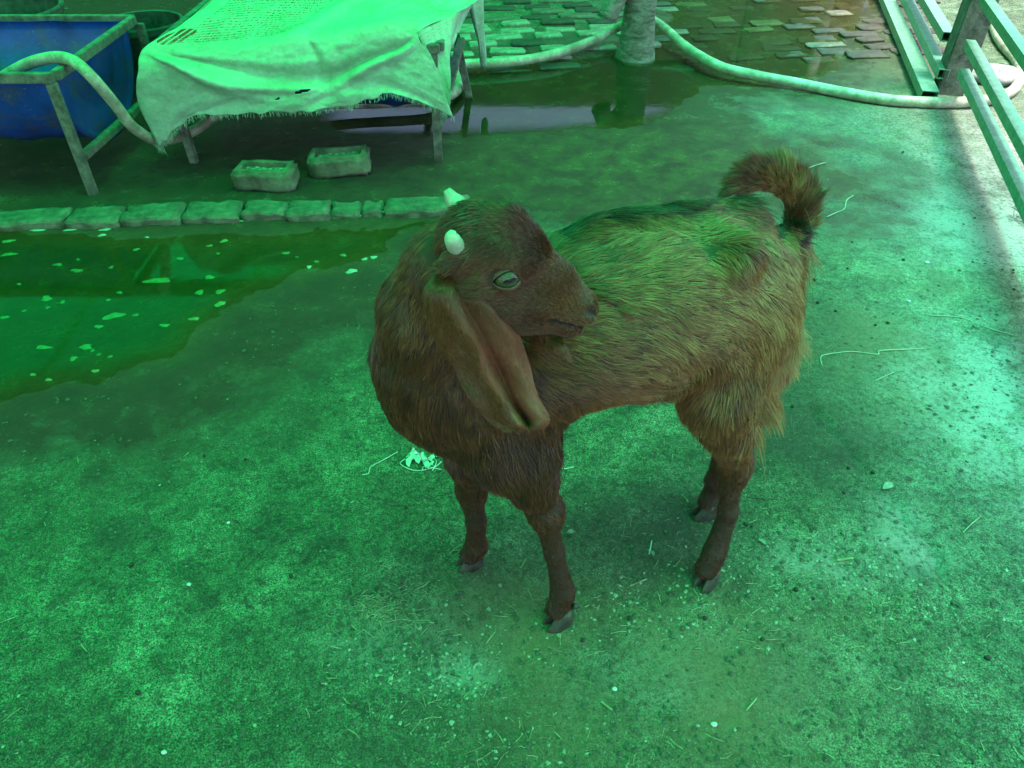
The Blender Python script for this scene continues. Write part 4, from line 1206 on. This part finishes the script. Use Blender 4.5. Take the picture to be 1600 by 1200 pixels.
# dorsal stripe
wd = np.zeros(len(fc)); dp = spline([P(880, 395, .97), P(950, 362, 1.0), P(1030, 345, 1.03), P(1110, 337, 1.06), P(1170, 345, 1.08), P(1215, 355, 1.09)], 40)
dm = np.min(np.linalg.norm(fc[:, None, :] - dp[None], axis=2), axis=1) if len(fc) < 400000 else None
wd = np.exp(-(dm / .013) ** 2)
p, nn = sample_faces(7000, wd + 1e-9, 12)
coat('mane', p, nn, np.tile(A((1, .12, -.05)), (len(p), 1)), np.full(len(p), .045), np.full(len(p), .06), .00045, 13, lift=.25, clump=.8)

# ---- ears
def ear_mat():
    m, nt, b = new_mat('ear_skin')
    co = nt.nodes.new('ShaderNodeTexCoord').outputs['Object']
    uv = N(nt, 'ShaderNodeUVMap', uv_map='UVMap').outputs[0]
    sp = N(nt, 'ShaderNodeSeparateXYZ'); nt.links.new(uv, sp.inputs[0])
    n = noise(nt, 28, 7, .65, .4, co)
    col = ramp(nt, n, [(.3, (.19, .050, .032)), (.7, (.30, .088, .055))])
    col = mix(nt, ramp(nt, sp.outputs[1], [(.0, 1.0), (.5, .0)]), col, (.085, .045, .028))
    vein = N(nt, 'ShaderNodeTexNoise', inp={'Scale': 9.0, 'Detail': 2.0}); 
    mp = N(nt, 'ShaderNodeMapping'); mp.inputs['Scale'].default_value = (5, .8, 1); nt.links.new(uv, mp.inputs[0]); nt.links.new(mp.outputs[0], vein.inputs['Vector'])
    vl = math_n(nt, 'LESS_THAN', math_n(nt, 'ABSOLUTE', math_n(nt, 'SUBTRACT', vein.outputs[0], .5)), .008)
    col = mix(nt, math_n(nt, 'MULTIPLY', vl, .6), col, (.04, .02, .018))
    nt.links.new(col, b.inputs['Base Color']); b.inputs['Roughness'].default_value = .5
    b.inputs['Subsurface Weight'].default_value = .12; b.inputs['Subsurface Scale'].default_value = .01
    b.inputs['Specular IOR Level'].default_value = .3
    nt.links.new(bump(nt, noise(nt, 170, 5, .7, 0, co), .35, .002, bump(nt, vl, -.3, .002)), b.inputs['Normal'])
    return m
M_EAR = ear_mat()
def ear_surface(Lft, Rgt, t, v, prof):
    """point on the ear; t along, v across; prof adds folds towards the viewer side"""
    n = len(Lft)
    f = t * (n - 1); i = min(int(f), n - 2); f -= i
    a = Lft[i] * (1 - f) + Lft[i + 1] * f; b_ = Rgt[i] * (1 - f) + Rgt[i + 1] * f
    q = a * (1 - v) + b_ * v
    return q + A((0, -.77, .64)) * prof(t, v)
def ear_part(name, Lft, Rgt, prof):
    n, w_ = 90, 48
    L_, R_ = spline(Lft, 60), spline(Rgt, 60)
    vs = []; uvs = []
    for i in range(n):
        for j in range(w_):
            t, v = i / (n - 1), j / (w_ - 1)
            vs.append(ear_surface(L_, R_, t, v, prof)); uvs.append((v, t))
    fs = [(i * w_ + j, i * w_ + j + 1, (i + 1) * w_ + j + 1, (i + 1) * w_ + j) for i in range(n - 1) for j in range(w_ - 1)]
    me = mesh(name, vs, fs)
    uvl = me.uv_layers.new(name='UVMap'); li = np.empty(len(me.loops), int); me.loops.foreach_get('vertex_index', li)
    uvl.data.foreach_set('uv', A(uvs)[li].ravel())
    o = gpart(name, me, M_EAR)
    md = o.modifiers.new('thick', 'SOLIDIFY'); md.thickness = .003; md.offset = 0
    return o
def prof_r(t, v):
    k = float(sstep(.05, .45, t)); e = float(1 - .6 * sstep(.88, 1, t))
    vr = .34 + .14 * t                                                   # main ridge
    z = .024 * math.exp(-((v - vr) / .15) ** 2) * (.35 + .65 * k) * e
    z -= .016 * math.exp(-((v - vr - .17) / .08) ** 2) * k * float(1 - sstep(.9, 1, t))          # hollow beside it
    z += .012 * math.exp(-((v - .80) / .16) ** 2) * (1 - .3 * k)
    z -= .013 * math.exp(-((v - .62) / .07) ** 2 - ((t - .80) / .10) ** 2)      # pinch near the tip
    z += .010 * math.exp(-((v - .80) / .10) ** 2 - ((t - .93) / .07) ** 2)
    z += .0035 * math.sin(t * 11 + v * 6) * k + .002 * math.sin(t * 23 - v * 13) * k
    z -= .016 * float(sstep(.85, 1, v)) * (1 - .5 * t) + .014 * float(sstep(.12, 0, v))
    return z
EL = [P(712, 408, .822), P(664, 450, .776), P(674, 520, .778), P(706, 578, .80), P(735, 625, .795), P(762, 658, .788), P(782, 671, .782)]
ER = [P(722, 412, .820), P(764, 462, .784), P(806, 512, .784), P(826, 562, .785), P(838, 610, .775), P(858, 652, .768), P(852, 670, .768)]
ear_part('ear', EL, ER, prof_r)
FL = [P(790, 400, .880), P(800, 440, .895), P(822, 490, .875), P(840, 520, .825), P(850, 542, .802), P(864, 549, .795), P(884, 562, .790)]
FR = [P(806, 400, .880), P(828, 430, .895), P(850, 475, .875), P(872, 512, .820), P(878, 532, .795), P(886, 546, .788), P(889, 561, .788)]
ear_part('ear', FL, FR, lambda t, v: .006 * math.sin(math.pi * v) + .001 * math.sin(t * 17))

# short hair on the ears: all over the fold at the back, sparse on the bare inside
def ear_fuzz(Lft, Rgt, prof, n, seed, full=False):
    rg = np.random.default_rng(seed)
    L_, R_ = spline(Lft, 60), spline(Rgt, 60)
    pts, nr, gr = [], [], []
    while len(pts) < n:
        t, v = rg.random() ** 1.2 * .98 + .005, .01 + .98 * rg.random()
        lim = .34 + .14 * t
        bare = v > lim + .05 * math.sin(t * 20)
        if not full and bare and rg.random() > max(.03, .9 - 3.2 * t): continue
        if not full and not bare and t > .75 and rg.random() > .5: continue
        q = ear_surface(L_, R_, t, v, prof); qa = ear_surface(L_, R_, min(t + .01, 1), v, prof); qb = ear_surface(L_, R_, t, min(v + .01, 1), prof)
        al = qa - q; sd_ = qb - q; nn_ = np.cross(al, sd_); nn_ /= np.linalg.norm(nn_) + 1e-9
        if nn_ @ A((0, -.77, .64)) < 0: nn_ = -nn_
        pts.append(q + nn_ * .0026); nr.append(nn_); gr.append(al)
    coat('ear_hair', A(pts), A(nr), A(gr), np.full(n, .008), np.full(n, .42), .00032, seed, lift=.22, clump=.3, clsize=.006)
ear_fuzz(EL, ER, prof_r, 16000, 31)
ear_fuzz(FL, FR, lambda t, v: .006 * math.sin(math.pi * v), 1500, 33, True)
# ---- horns, eyes, hooves
def horn_mat():
    m, nt, b = new_mat('horn')
    co = nt.nodes.new('ShaderNodeTexCoord').outputs['Object']
    n = noise(nt, 60, 5, .6, .2, co)
    nt.links.new(ramp(nt, n, [(.3, (.30, .29, .23)), (.7, (.55, .53, .45))]), b.inputs['Base Color'])
    b.inputs['Roughness'].default_value = .45
    wv = N(nt, 'ShaderNodeTexWave', inp={'Scale': 90.0, 'Distortion': 3.0, 'Detail': 2.0}); nt.links.new(co, wv.inputs['Vector'])
    nt.links.new(bump(nt, wv.outputs[1], .12, .0006, bump(nt, noise(nt, 190, 3, .6, 0, co), .5, .002)), b.inputs['Normal'])
    return m
M_HORN = horn_mat()
for s, pts, rr_ in ((1, [hp(1.2, -3.4, 2.0), P(721, 388, .795), P(711, 382, .780), P(706, 370, .776), P(708, 360, .778)], [.0105, .0112, .0105, .0085, .003]),
               (-1, [hp(1.0, -1.6, -1.6), P(736, 336, .845), P(722, 325, .848), P(708, 312, .852), P(698, 296, .856)], [.011, .0122, .0118, .0100, .0045])):
    path = spline(pts, 16); rad = spline([(r,) for r in rr_], 16)[:, 0] * (1 + .03 * np.sin(np.arange(16) * 1.9))
    m_ = MB(); m_.add(*tube_geo(path, rad, 16)); gpart('horn', m_, M_HORN)
def eye_mats():
    m, nt, b = new_mat('eyeball')
    co = nt.nodes.new('ShaderNodeTexCoord').outputs['Object']
    d = N(nt, 'ShaderNodeVectorMath', operation='SCALE')
    nt.links.new(ramp(nt, noise(nt, 300, 4, .6, 0, co), [(.3, (.05, .032, .015)), (.7, (.13, .09, .05))]), b.inputs['Base Color'])
    b.inputs['Roughness'].default_value = .14
    m2, nt2, b2 = new_mat('pupil'); b2.inputs['Base Color'].default_value = (.006, .009, .014, 1); b2.inputs['Roughness'].default_value = .16; b2.inputs['Specular IOR Level'].default_value = .25
    m3 = simple_mat('eyelid_skin', (.10, .04, .026), (.20, .095, .062), 60, .5, .4, .002)
    return m, m2, m3
M_EYE, M_PUP, M_LID = eye_mats()
def sph_patch(c, ax, ay, az, R, f0, f1, g0, g1, nu=24, nv=12, squash=1.0):
    """patch of a sphere; az outward, angles: f around (along ax), g up (along ay)"""
    vs = []; 
    for j in range(nv + 1):
        for i in range(nu + 1):
            a = f0 + (f1 - f0) * i / nu; g = g0 + (g1 - g0) * j / nv
            vs.append(c + R * (ax * math.sin(a) * math.cos(g) + ay * math.sin(g) + az * math.cos(a) * math.cos(g) * squash))
    fs = [(j * (nu + 1) + i, j * (nu + 1) + i + 1, (j + 1) * (nu + 1) + i + 1, (j + 1) * (nu + 1) + i) for j in range(nv) for i in range(nu)]
    return vs, fs
for s in (1, -1):
    c = hp(7.0, -5.4, 3.1 * s); R = 1.85 * HS
    az = HL * s * .88 + HF * .10 + HU * .42; az /= np.linalg.norm(az)
    ax = HF - az * (HF @ az); ax /= np.linalg.norm(ax)
    u_ax = HU - az * (HU @ az); u_ax /= np.linalg.norm(u_ax); ax = ax * .72 + u_ax * .62; ax /= np.linalg.norm(ax)
    ay = np.cross(az, ax); ay = ay if ay @ HU > 0 else -ay
    m_ = MB(); m_.add(*sph_patch(c, ax, ay, az, R, -math.pi, math.pi, -1.55, 1.55, 32, 20)); eb = gpart('eyeball', m_, M_EYE)
    m_ = MB(); rim_ = []
    for k in range(28):
        a_ = 2 * math.pi * k / 28; f_a = .50 * math.copysign(abs(math.cos(a_)) ** .7, math.cos(a_)); g_a = -.16 + .15 * math.copysign(abs(math.sin(a_)) ** .8, math.sin(a_))
        rim_.append(c + R * 1.035 * (ax * math.sin(f_a) * math.cos(g_a) + ay * math.sin(g_a) + az * math.cos(f_a) * math.cos(g_a)))
    m_.add(rim_ + [c + R * 1.05 * (ay * math.sin(-.16) + az * math.cos(-.16))], [(k, (k + 1) % 28, 28) for k in range(28)]); o = gpart('pupil', m_, M_PUP, parent=eb)
    # upper lid: thick dome; lower lid: rim
    m_ = MB()
    def lid(g_in, g_out, up):
        vs = []; nu = 26; prof = [(g_in, 1.0), (g_in + .03 * up, 1.07), (g_in + .10 * up, 1.12), ((g_in + g_out) / 2, 1.14), (g_out, .98)]
        for (g, q) in prof:
            for i in range(nu + 1):
                a = -1.35 + 2.7 * i / nu
                arc = math.cos(a / 1.35 * math.pi / 2)
                gg_ = g * (1) if not up else g
                ge = (g - g_in) + (g_in * arc if up > 0 else g_in * arc)
                k_ = R * q
                vs.append(c + k_ * (ax * math.sin(a) * math.cos(ge) + ay * math.sin(ge) + az * math.cos(a) * math.cos(ge)))
        n_ = nu + 1
        m_.add(vs, [(j * n_ + i, j * n_ + i + 1, (j + 1) * n_ + i + 1, (j + 1) * n_ + i) for j in range(len(prof) - 1) for i in range(nu)])
    lid(.50, 1.5, 1); gpart('eyelid', m_, M_LID)
    m_ = MB(); lid(-.60, -1.2, -1); gpart('eyelid', m_, M_LID)
    for gi in (.50, -.60):
        pts = []
        for i in range(21):
            a = -1.35 + 2.7 * i / 20; ge = gi * math.cos(a / 1.35 * math.pi / 2)
            pts.append(c + R * 1.045 * (ax * math.sin(a) * math.cos(ge) + ay * math.sin(ge) + az * math.cos(a) * math.cos(ge)))
        m_ = MB(); m_.add(*tube_geo(pts, .00085, 6)); gpart('lid_rim', m_, M_PUP)
for s in (): pass
M_HOOF = simple_mat('hoof_horn', (.030, .024, .020), (.10, .085, .07), 40, .5, .5, .002, grain=120)
def hoof(c, yaw, sz=1.0):
    """cloven hoof: two claws side by side, toes forward"""
    m_ = MB(); cs, sn = math.cos(yaw), math.sin(yaw)
    fw = A((cs, sn, 0)); sd = A((-sn, cs, 0)); c = A(c)
    for s in (1, -1):
        rings = []
        for z, f0, f1, w0, w1 in ((-.004, -.020, .036, .001, .021), (.004, -.020, .035, .0012, .021), (.016, -.021, .026, .0012, .0205), (.030, -.020, .014, .001, .020), (.042, -.018, .006, .0, .018)):
            r_ = []
            for k in range(14):
                a = 2 * math.pi * k / 14
                ff_ = (f0 + f1) / 2 + (f1 - f0) / 2 * math.cos(a)
                tw = 1 - .55 * max(0, math.cos(a)) ** 2
                ww = (w0 + (w1 - w0) * (.5 + .5 * math.sin(a)) * tw) * s + s * .0012 * max(0, math.cos(a)) * 3 * (1 if z < .03 else 0)
                r_.append(c + (fw * ff_ + sd * ww) * sz + A((0, 0, z * sz)))
            rings.append(r_)
        vs = [v for r_ in rings for v in r_]; n = 14
        fs = [(i * n + k, i * n + (k + 1) % n, (i + 1) * n + (k + 1) % n, (i + 1) * n + k) for i in range(len(rings) - 1) for k in range(n)] + [tuple(range(n))[::-1], tuple(range((len(rings) - 1) * n, len(rings) * n))]
        if s < 0: fs = [f[::-1] for f in fs]
        m_.add(vs, fs)
    o = gpart('hoof', m_, M_HOOF)
    for s in (1, -1):                        # dewclaws behind the fetlock
        b0 = c - fw * .020 + sd * .010 * s + A((0, 0, .050)); m2 = MB()
        m2.add(*tube_geo([b0, b0 - fw * .008 + A((0, 0, -.004)), b0 - fw * .013 + A((0, 0, -.011))], [.0065, .0055, .002], 10)); gpart('dewclaw', m2, M_HOOF)
    return o
def at_g(px, py): 
    q = G(px, py, .012); return (q[0], q[1], gz(q[0], q[1]) + .001)
hoof(at_g(876, 966), math.radians(205), 1.0)
hoof(at_g(738, 876), math.radians(205), 1.0)
hoof(at_g(1106, 903), math.radians(222), 1.0)
hoof(at_g(1104, 799), math.radians(190), 1.0)
# ------------------------------------------------------------------ litter on the ground
rg = np.random.default_rng(42)
def ok_spot(x, y):
    pl, pr, pd = masks(np.array([x]), np.array([y]))
    return max(pl[0], pr[0]) < -.02
def scatter_spots(n, seed, clusters=(), bias=None):
    rg = np.random.default_rng(seed); out = []
    for (px, py, sx_, sy_, k) in clusters:
        c = G(px, py)
        for _ in range(k): out.append((c[0] + rg.normal(0, sx_), c[1] + rg.normal(0, sy_)))
    while len(out) < n + sum(c[4] for c in clusters):
        px, py = rg.uniform(-60, 1660), 330 + 900 * rg.random() ** .8
        x, y, _ = G(px, py)
        if bias is not None and rg.random() > bias(px, py): continue
        out.append((x, y))
    a = np.array(out); pl, pr, pd = masks(a[:, 0], a[:, 1])
    a = a[(np.maximum(pl, pr) < -.03) & (rg.random(len(a)) < np.clip(.55 + 1.6 * fbm(a[:, 0], a[:, 1], 7, 7, 3, 99), .06, 1))]
    return np.column_stack([a, height(a[:, 0], a[:, 1])])
def joined(name, label_kind, mat, verts, faces):
    o = link(name, mesh(name, verts, faces), mat); o['kind'] = 'stuff'; return o
def crumbs(name, pts, s0, s1, mat, seed, flat=.6, power=2.5):
    rg = np.random.default_rng(seed); base = A([(1, 0, 0), (-1, 0, 0), (0, 1, 0), (0, -1, 0), (0, 0, 1), (0, 0, -.6), (.6, .6, .4), (-.6, .6, .3), (.5, -.6, .45), (-.6, -.5, .4)])
    F8 = [(0, 6, 4), (6, 2, 4), (2, 7, 4), (7, 1, 4), (1, 9, 4), (9, 3, 4), (3, 8, 4), (8, 0, 4), (0, 2, 6), (2, 1, 7), (1, 3, 9), (3, 0, 8)]
    vs = []; fs = []
    for i, p in enumerate(pts):
        s = s0 + (s1 - s0) * rg.random() ** power
        b = base * (1 + rg.normal(0, .22, base.shape)) * s * A((1, rg.uniform(.5, 1), flat))
        a = rg.uniform(0, 6.28); c, sn = math.cos(a), math.sin(a)
        b = np.column_stack([b[:, 0] * c - b[:, 1] * sn, b[:, 0] * sn + b[:, 1] * c, b[:, 2]]) + p + A((0, 0, s * .15))
        n = len(vs); vs += b.tolist(); fs += [tuple(x + n for x in f) for f in F8]
    joined(name, None, mat, vs, fs)
M_CLOD = simple_mat('dark_crumbs', (.045, .046, .034), (.11, .11, .08), 200, .95, .5, .003)
M_SOIL = simple_mat('soil_crumbs', (.09, .10, .07), (.20, .22, .16), 200, .95, .5, .003)
M_CHIP = simple_mat('pale_chips', (.17, .17, .13), (.38, .37, .30), 120, .9, .5, .003)
M_STRAW = simple_mat('chopped_straw', (.15, .15, .08), (.36, .35, .22), 40, .7, .3, .002)
crumbs('soil_crumbs', scatter_spots(15000, 1, [(175, 828, .035, .02, 160), (500, 822, .05, .03, 200), (600, 850, .15, .05, 250), (1180, 780, .15, .1, 300), (1400, 990, .06, .06, 160)]), .0007, .0075, M_CLOD, 2, .55, 4.0)
crumbs('soil_crumbs', scatter_spots(12000, 77), .0006, .0038, M_SOIL, 78, .55, 2.4)
crumbs('mineral_chips', scatter_spots(350, 3, [(1290, 880, .10, .04, 380), (1420, 870, .05, .07, 260), (660, 1010, .10, .07, 320), (735, 1060, .05, .03, 300), (950, 960, .14, .05, 300), (1150, 940, .2, .06, 300), (1440, 200, .22, .35, 520), (1480, 330, .25, .3, 420), (1400, 60, .2, .6, 360), (760, 1150, .15, .04, 160)]), .0006, .0052, M_CHIP, 4, .45, 3.0)
def straws(name, pts, l0, l1, w, seed, mat):
    rg = np.random.default_rng(seed); vs = []; fs = []
    for p in pts:
        L = (l0 + (l1 - l0) * rg.random() ** 2) / 2; a = rg.uniform(0, 6.28); d = A((math.cos(a), math.sin(a), rg.normal(0, .10))); s = A((-d[1], d[0], 0)) * w * rg.uniform(.5, 1.4)
        bend = s * rg.normal(0, 2.0); z = A((0, 0, .0016)); up_ = A((0, 0, w * .8))
        c = p + z
        q = [c - d * L - s, c - d * L + s, c - d * L + up_, c + bend - s, c + bend + s, c + bend + up_ * 1.6, c + d * L - s, c + d * L + s, c + d * L + up_]
        n = len(vs); vs += [x.tolist() for x in q]
        for k in (0, 3): fs += [(n + k, n + k + 3, n + k + 5, n + k + 2), (n + k + 1, n + k + 2, n + k + 5, n + k + 4), (n + k, n + k + 1, n + k + 4, n + k + 3)]
    joined(name, None, mat, vs, fs)
straws('straw_litter', scatter_spots(650, 5, [(600, 950, .040, .028, 300), (740, 880, .03, .02, 25), (900, 1000, .16, .08, 150), (1200, 950, .22, .12, 150), (660, 1080, .12, .06, 90), (640, 1000, .08, .05, 60), (1000, 690, .12, .12, 70), (1290, 885, .08, .03, 60), (760, 1160, .12, .03, 40)], bias=lambda px, py: .25 + .75 * (px > 700)), .005, .034, .0007, 6, M_STRAW)

# goat droppings, each its own
M_DROP = simple_mat('dropping', (.012, .011, .008), (.035, .03, .022), 80, .7, .4, .002)
drops = [(1101, 968), (1270, 937), (1243, 923), (983, 968), (1325, 733), (1363, 740), (1318, 772), (1238, 637), (1305, 488), (1277, 475), (1330, 382), (1386, 507), (1367, 510), (1582, 425), (1583, 455), (1165, 820), (1175, 823), (910, 1003), (1410, 240), (1323, 423), (1272, 440), (1410, 410), (704, 695), (456, 905), (320, 715), (385, 722), (218, 1086), (635, 795), (207, 886), (1540, 1032), (1190, 1000)]
bm = bmesh.new(); bmesh.ops.create_icosphere(bm, subdivisions=2, radius=1)
for v in bm.verts: v.co = Vector((v.co.x * 1.25, v.co.y, v.co.z * .9)) * (1 + .06 * math.sin(v.co.x * 5 + v.co.y * 7))
dme = bpy.data.meshes.new('dropping'); bm.to_mesh(dme); bm.free(); dme.materials.append(M_DROP)
r = random.Random(9)
for px, py in drops:
    c = G(px, py); o = link('dropping', dme, None, smooth=True); s = r.uniform(.0035, .0052)
    o.location = (c[0], c[1], gz(c[0], c[1]) + s * .7); o.scale = (s, s, s); o.rotation_euler = (r.uniform(-.3, .3), r.uniform(-.3, .3), r.uniform(0, 6.3))
    tag(o, 'small round dark goat dropping lying on the trodden ground', 'dropping', 'goat droppings on the ground')

# foam flecks on the left puddle
M_FOAM = simple_mat('foam', (.20, .24, .18), (.40, .45, .37), 160, .9, .8, .002)
foam = [(12, 375, 22, 7), (12, 393, 24, 9), (88, 408, 14, 7), (118, 417, 22, 8), (120, 401, 8, 4), (172, 413, 10, 6), (212, 388, 12, 6), (160, 368, 12, 7), (245, 433, 40, 14), (280, 400, 12, 6), (326, 428, 18, 8), (310, 452, 18, 9), (343, 452, 18, 9), (344, 473, 18, 12), (303, 496, 16, 8), (256, 504, 16, 7), (70, 460, 18, 12), (95, 466, 10, 6), (72, 475, 8, 5), (176, 488, 36, 13), (210, 487, 10, 6), (152, 505, 14, 8), (65, 537, 28, 8), (132, 537, 24, 10), (113, 556, 14, 8), (153, 550, 8, 4), (171, 554, 8, 5), (148, 578, 12, 7), (50, 583, 10, 5), (185, 452, 12, 5), (167, 463, 10, 4), (350, 375, 14, 7), (327, 382, 10, 5), (446, 392, 12, 7), (494, 406, 8, 5), (536, 396, 12, 6), (483, 417, 10, 6), (550, 425, 22, 9), (570, 405, 10, 6), (584, 403, 10, 8), (463, 398, 6, 3), (230, 371, 8, 3), (340, 393, 8, 4), (143, 543, 8, 4), (35, 480, 8, 4), (4, 490, 14, 7), (75, 592, 10, 6), (27, 438, 8, 5)]
foam += [(60, 361, 30, 4), (110, 360, 26, 4), (165, 360, 22, 5), (385, 347, 30, 4), (430, 344, 40, 5), (470, 343, 26, 4), (525, 341, 40, 4), (560, 340, 24, 4), (605, 333, 26, 6), (625, 338, 18, 5)]
for i, (px, py, w_, h_) in enumerate(foam):
    c = G(px, py, -.0035); k = 1200 / (c[1] * _cT + (CAM_H) * _sT); rx = w_ / k / 2 * .85; ry = h_ / k / 2 / .78
    n = 22; rim = []
    for j in range(n):
        a = 2 * math.pi * j / n; q = 1 + .22 * math.sin(2 * a + i) + .16 * math.sin(3 * a + 2.1 * i) + .10 * math.sin(5 * a + i * 1.3)
        rim.append((rx * q * math.cos(a), ry * q * math.sin(a)))
    vs = [(x, y, 0) for x, y in rim] + [(x * .8, y * .8, .0016) for x, y in rim] + [(x * .4, y * .4, .0014) for x, y in rim] + [(0, 0, .001)]
    fs = []
    for j in range(n):
        jj = (j + 1) % n; fs += [(j, jj, n + jj, n + j), (n + j, n + jj, 2 * n + jj, 2 * n + j), (2 * n + j, 2 * n + jj, 3 * n)]
    o = link('foam_fleck', mesh('foam_fleck', vs, fs), M_FOAM, smooth=True); o.location = (c[0], c[1], -.0044 if ok_spot(c[0], c[1]) is False else gz(c[0], c[1]) + .0006); o.rotation_euler = (0, 0, .12)
    tag(o, 'pale foam fleck floating on the shallow puddle in front of the brick kerb', 'foam', 'foam flecks on the left puddle')

# white plastic scrap and threads
M_WHITE = simple_mat('white_plastic', (.34, .35, .33), (.58, .58, .56), 60, .6, .3, .002)
def strand(name, pxs, rad, label, cat, mat=M_WHITE, lift=.002, parent=None):
    pts = []
    for px, py in pxs:
        c = G(px, py); pts.append((c[0], c[1], gz(c[0], c[1]) + lift))
    path = spline(pts, max(10, 6 * len(pts)))
    vs, fs = tube_geo(path, rad, 6)
    o = link(name, mesh(name, vs, fs), mat, parent, smooth=True)
    if label: tag(o, label, cat)
    return o
c = G(655, 724); sc = empty('plastic_scrap', (c[0], c[1], 0), 'torn scrap of white plastic sacking with loose strands under the goat\'s chest', 'scrap')
vs = []; n = 9
for j in range(n):
    for i in range(n):
        px = 637 + 40 * i / 8 + 3 * math.sin(j * 1.7); py = 714 + 16 * j / 8 - 5 * math.sin(i * .7) + 4 * math.sin(i * 2.2 + j)
        q = G(px, py); vs.append((q[0], q[1], gz(q[0], q[1]) + .004 + .006 * abs(math.sin(i * 1.1 + j * .8))))
o = link('torn_sheet', mesh('torn_sheet', vs, [(j * n + i, j * n + i + 1, (j + 1) * n + i + 1, (j + 1) * n + i) for j in range(n - 1) for i in range(n - 1) if not (i > 5 and j in (3, 4))]), M_WHITE, sc, smooth=True)
for k, pts in enumerate(([(628, 731), (650, 738), (678, 733), (690, 724)], [(672, 716), (682, 724), (676, 738)], [(634, 720), (626, 728), (640, 736)], [(660, 738), (664, 732), (690, 736)], [(680, 716), (690, 718), (695, 730)])):
    strand('loose_strand', pts, .0013, None, None, parent=sc, lift=.003)
strand('thread', [(566, 744), (576, 742), (580, 732), (598, 722), (622, 709)], .0011, 'long white thread left of the torn plastic scrap', 'thread')
strand('thread', [(868, 732), (882, 735), (896, 732)], .0014, 'short curved white thread below the goat\'s drooping ear tip', 'thread')
strand('thread', [(1018, 857 - 10), (1014, 868)], .0016, 'tiny white sliver beneath the goat\'s belly', 'thread')
M_ROOT = simple_mat('pale_root', (.22, .22, .15), (.38, .37, .27), 40, .8)
strand('twig', [(1283, 572), (1282, 560), (1292, 556), (1330, 553), (1370, 556), (1376, 551), (1440, 549)], .0016, 'long thin pale forked root right of the goat\'s hind leg', 'twig', M_ROOT)
strand('twig', [(1366, 598), (1384, 590), (1396, 584)], .0013, 'short thin pale twig below the long forked root', 'twig', M_ROOT)
strand('twig', [(1256, 268), (1272, 262), (1290, 257)], .002, 'pale twig lying just right of the raised tail tip', 'twig', M_ROOT)
strand('twig', [(1290, 343), (1306, 336), (1318, 330), (1322, 316), (1332, 310)], .0018, 'bent pale twig on the ground right of the tail base', 'twig', M_ROOT)
strand('twig', [(1450, 495), (1500, 500), (1540, 515), (1590, 530)], .0014, 'very long faint pale root near the right edge', 'twig', M_ROOT)
strand('straw', [(1502, 836), (1516, 822), (1529, 811)], .0013, 'single pale straw stalk in the right foreground', 'straw', M_STRAW)
strand('straw', [(1306, 877), (1332, 874)], .0028, 'short flat split stalk on the pale crumbly patch', 'straw', M_STRAW)
strand('straw', [(1165, 1112), (1182, 1092)], .0016, 'stalk standing alone low in the middle of the foreground', 'straw', M_STRAW)
strand('straw', [(984, 917), (1010, 907)], .0018, 'pale stalk between the goat\'s front and hind hooves', 'straw', M_STRAW)
strand('straw', [(939, 1098), (956, 1112)], .002, 'thick pale stalk in front of the goat, near the bottom', 'straw', M_STRAW)
strand('stick', [(1168, 778), (1190, 779), (1210, 781)], .0014, 'thin dark stick just right of the hind hock', 'stick', M_CLOD)
M_PEB = simple_mat('pale_pebble', (.45, .45, .42), (.62, .62, .58), 60, .8)
for px, py, s, lab in ((297, 918, .0055, 'white pebble alone in the left foreground'), (1447, 414, .008, 'rounded pale pebble near the right edge, level with the rump'), (258, 1178, .005, 'small white pebble at the very bottom of the yard, far left'), (1503, 1038, .0028, 'tiny white bead of stone below the ground crack'), (1418, 474, .006, 'small pale pebble below the rounded one at the right'), (960, 1078, .005, 'flat white chip in front of the goat, low in the foreground'), (358, 820, .004, 'small pale pebble on the bare left ground'), (1115, 1145 - 12, .006, 'greyish pebble low in the foreground, right of centre')):
    c = G(px, py); o = rock((c[0], c[1], gz(c[0], c[1]) + s * .35), (s, s * .75, s * .55), int(px), 'pebble', M_PEB, 2); tag(o, lab, 'pebble')
M_GLEAF = simple_mat('dry_leaf', (.16, .17, .13), (.30, .31, .26), 60, .7)
def leaf(px, py, L, rz, lab):
    c = G(px, py); vs = []; n = 9
    for i in range(n):
        t = i / (n - 1); w_ = L * .24 * math.sin(math.pi * t) ** .8 + .0004
        for s in (-1, 0, 1): vs.append(((t - .5) * L, s * w_, .004 * abs(s) + .003 * math.sin(t * 4)))
    o = link('leaf', mesh('leaf', vs, [(i * 3 + k, i * 3 + k + 1, i * 3 + k + 4, i * 3 + k + 3) for i in range(n - 1) for k in (0, 1)]), M_GLEAF, smooth=True)
    o.location = (c[0], c[1], gz(c[0], c[1]) + .002); o.rotation_euler = (.1, -.1, rz); tag(o, lab, 'leaf')
leaf(1386, 763, .034, .5, 'grey-green dry leaf on the ground right of the goat')
leaf(1018, 868, .016, 1.9, 'small curled grey leaf in the goat\'s shadow')
leaf(1190, 848, .022, 2.2, 'narrow dry leaf by the nearer hind hoof')
leaf(892, 836, .02, .1, 'pale dry leaf to the right of the nearer foreleg')
# tangle of wire at the right edge
wi = bpy.data.objects.new('wire_tangle', None); C.objects.link(wi); c = G(1592, 350); wi.location = (c[0], c[1], 0)
tag(wi, 'small tangle of thin grey wire at the right edge below the rails', 'wire')
rr2 = random.Random(2)
for k in range(5):
    pts = [(c[0] + rr2.uniform(-.03, .05), c[1] + rr2.uniform(-.06, .06), .008 + rr2.uniform(0, .05)) for _ in range(5)]
    m_ = MB(); m_.add(*tube_geo(spline(pts, 24), .0014, 5)); m_.build('wire_loop', M_FRAME, wi, smooth=True)
# left heap of pale rags by the tank? dark clod tufts
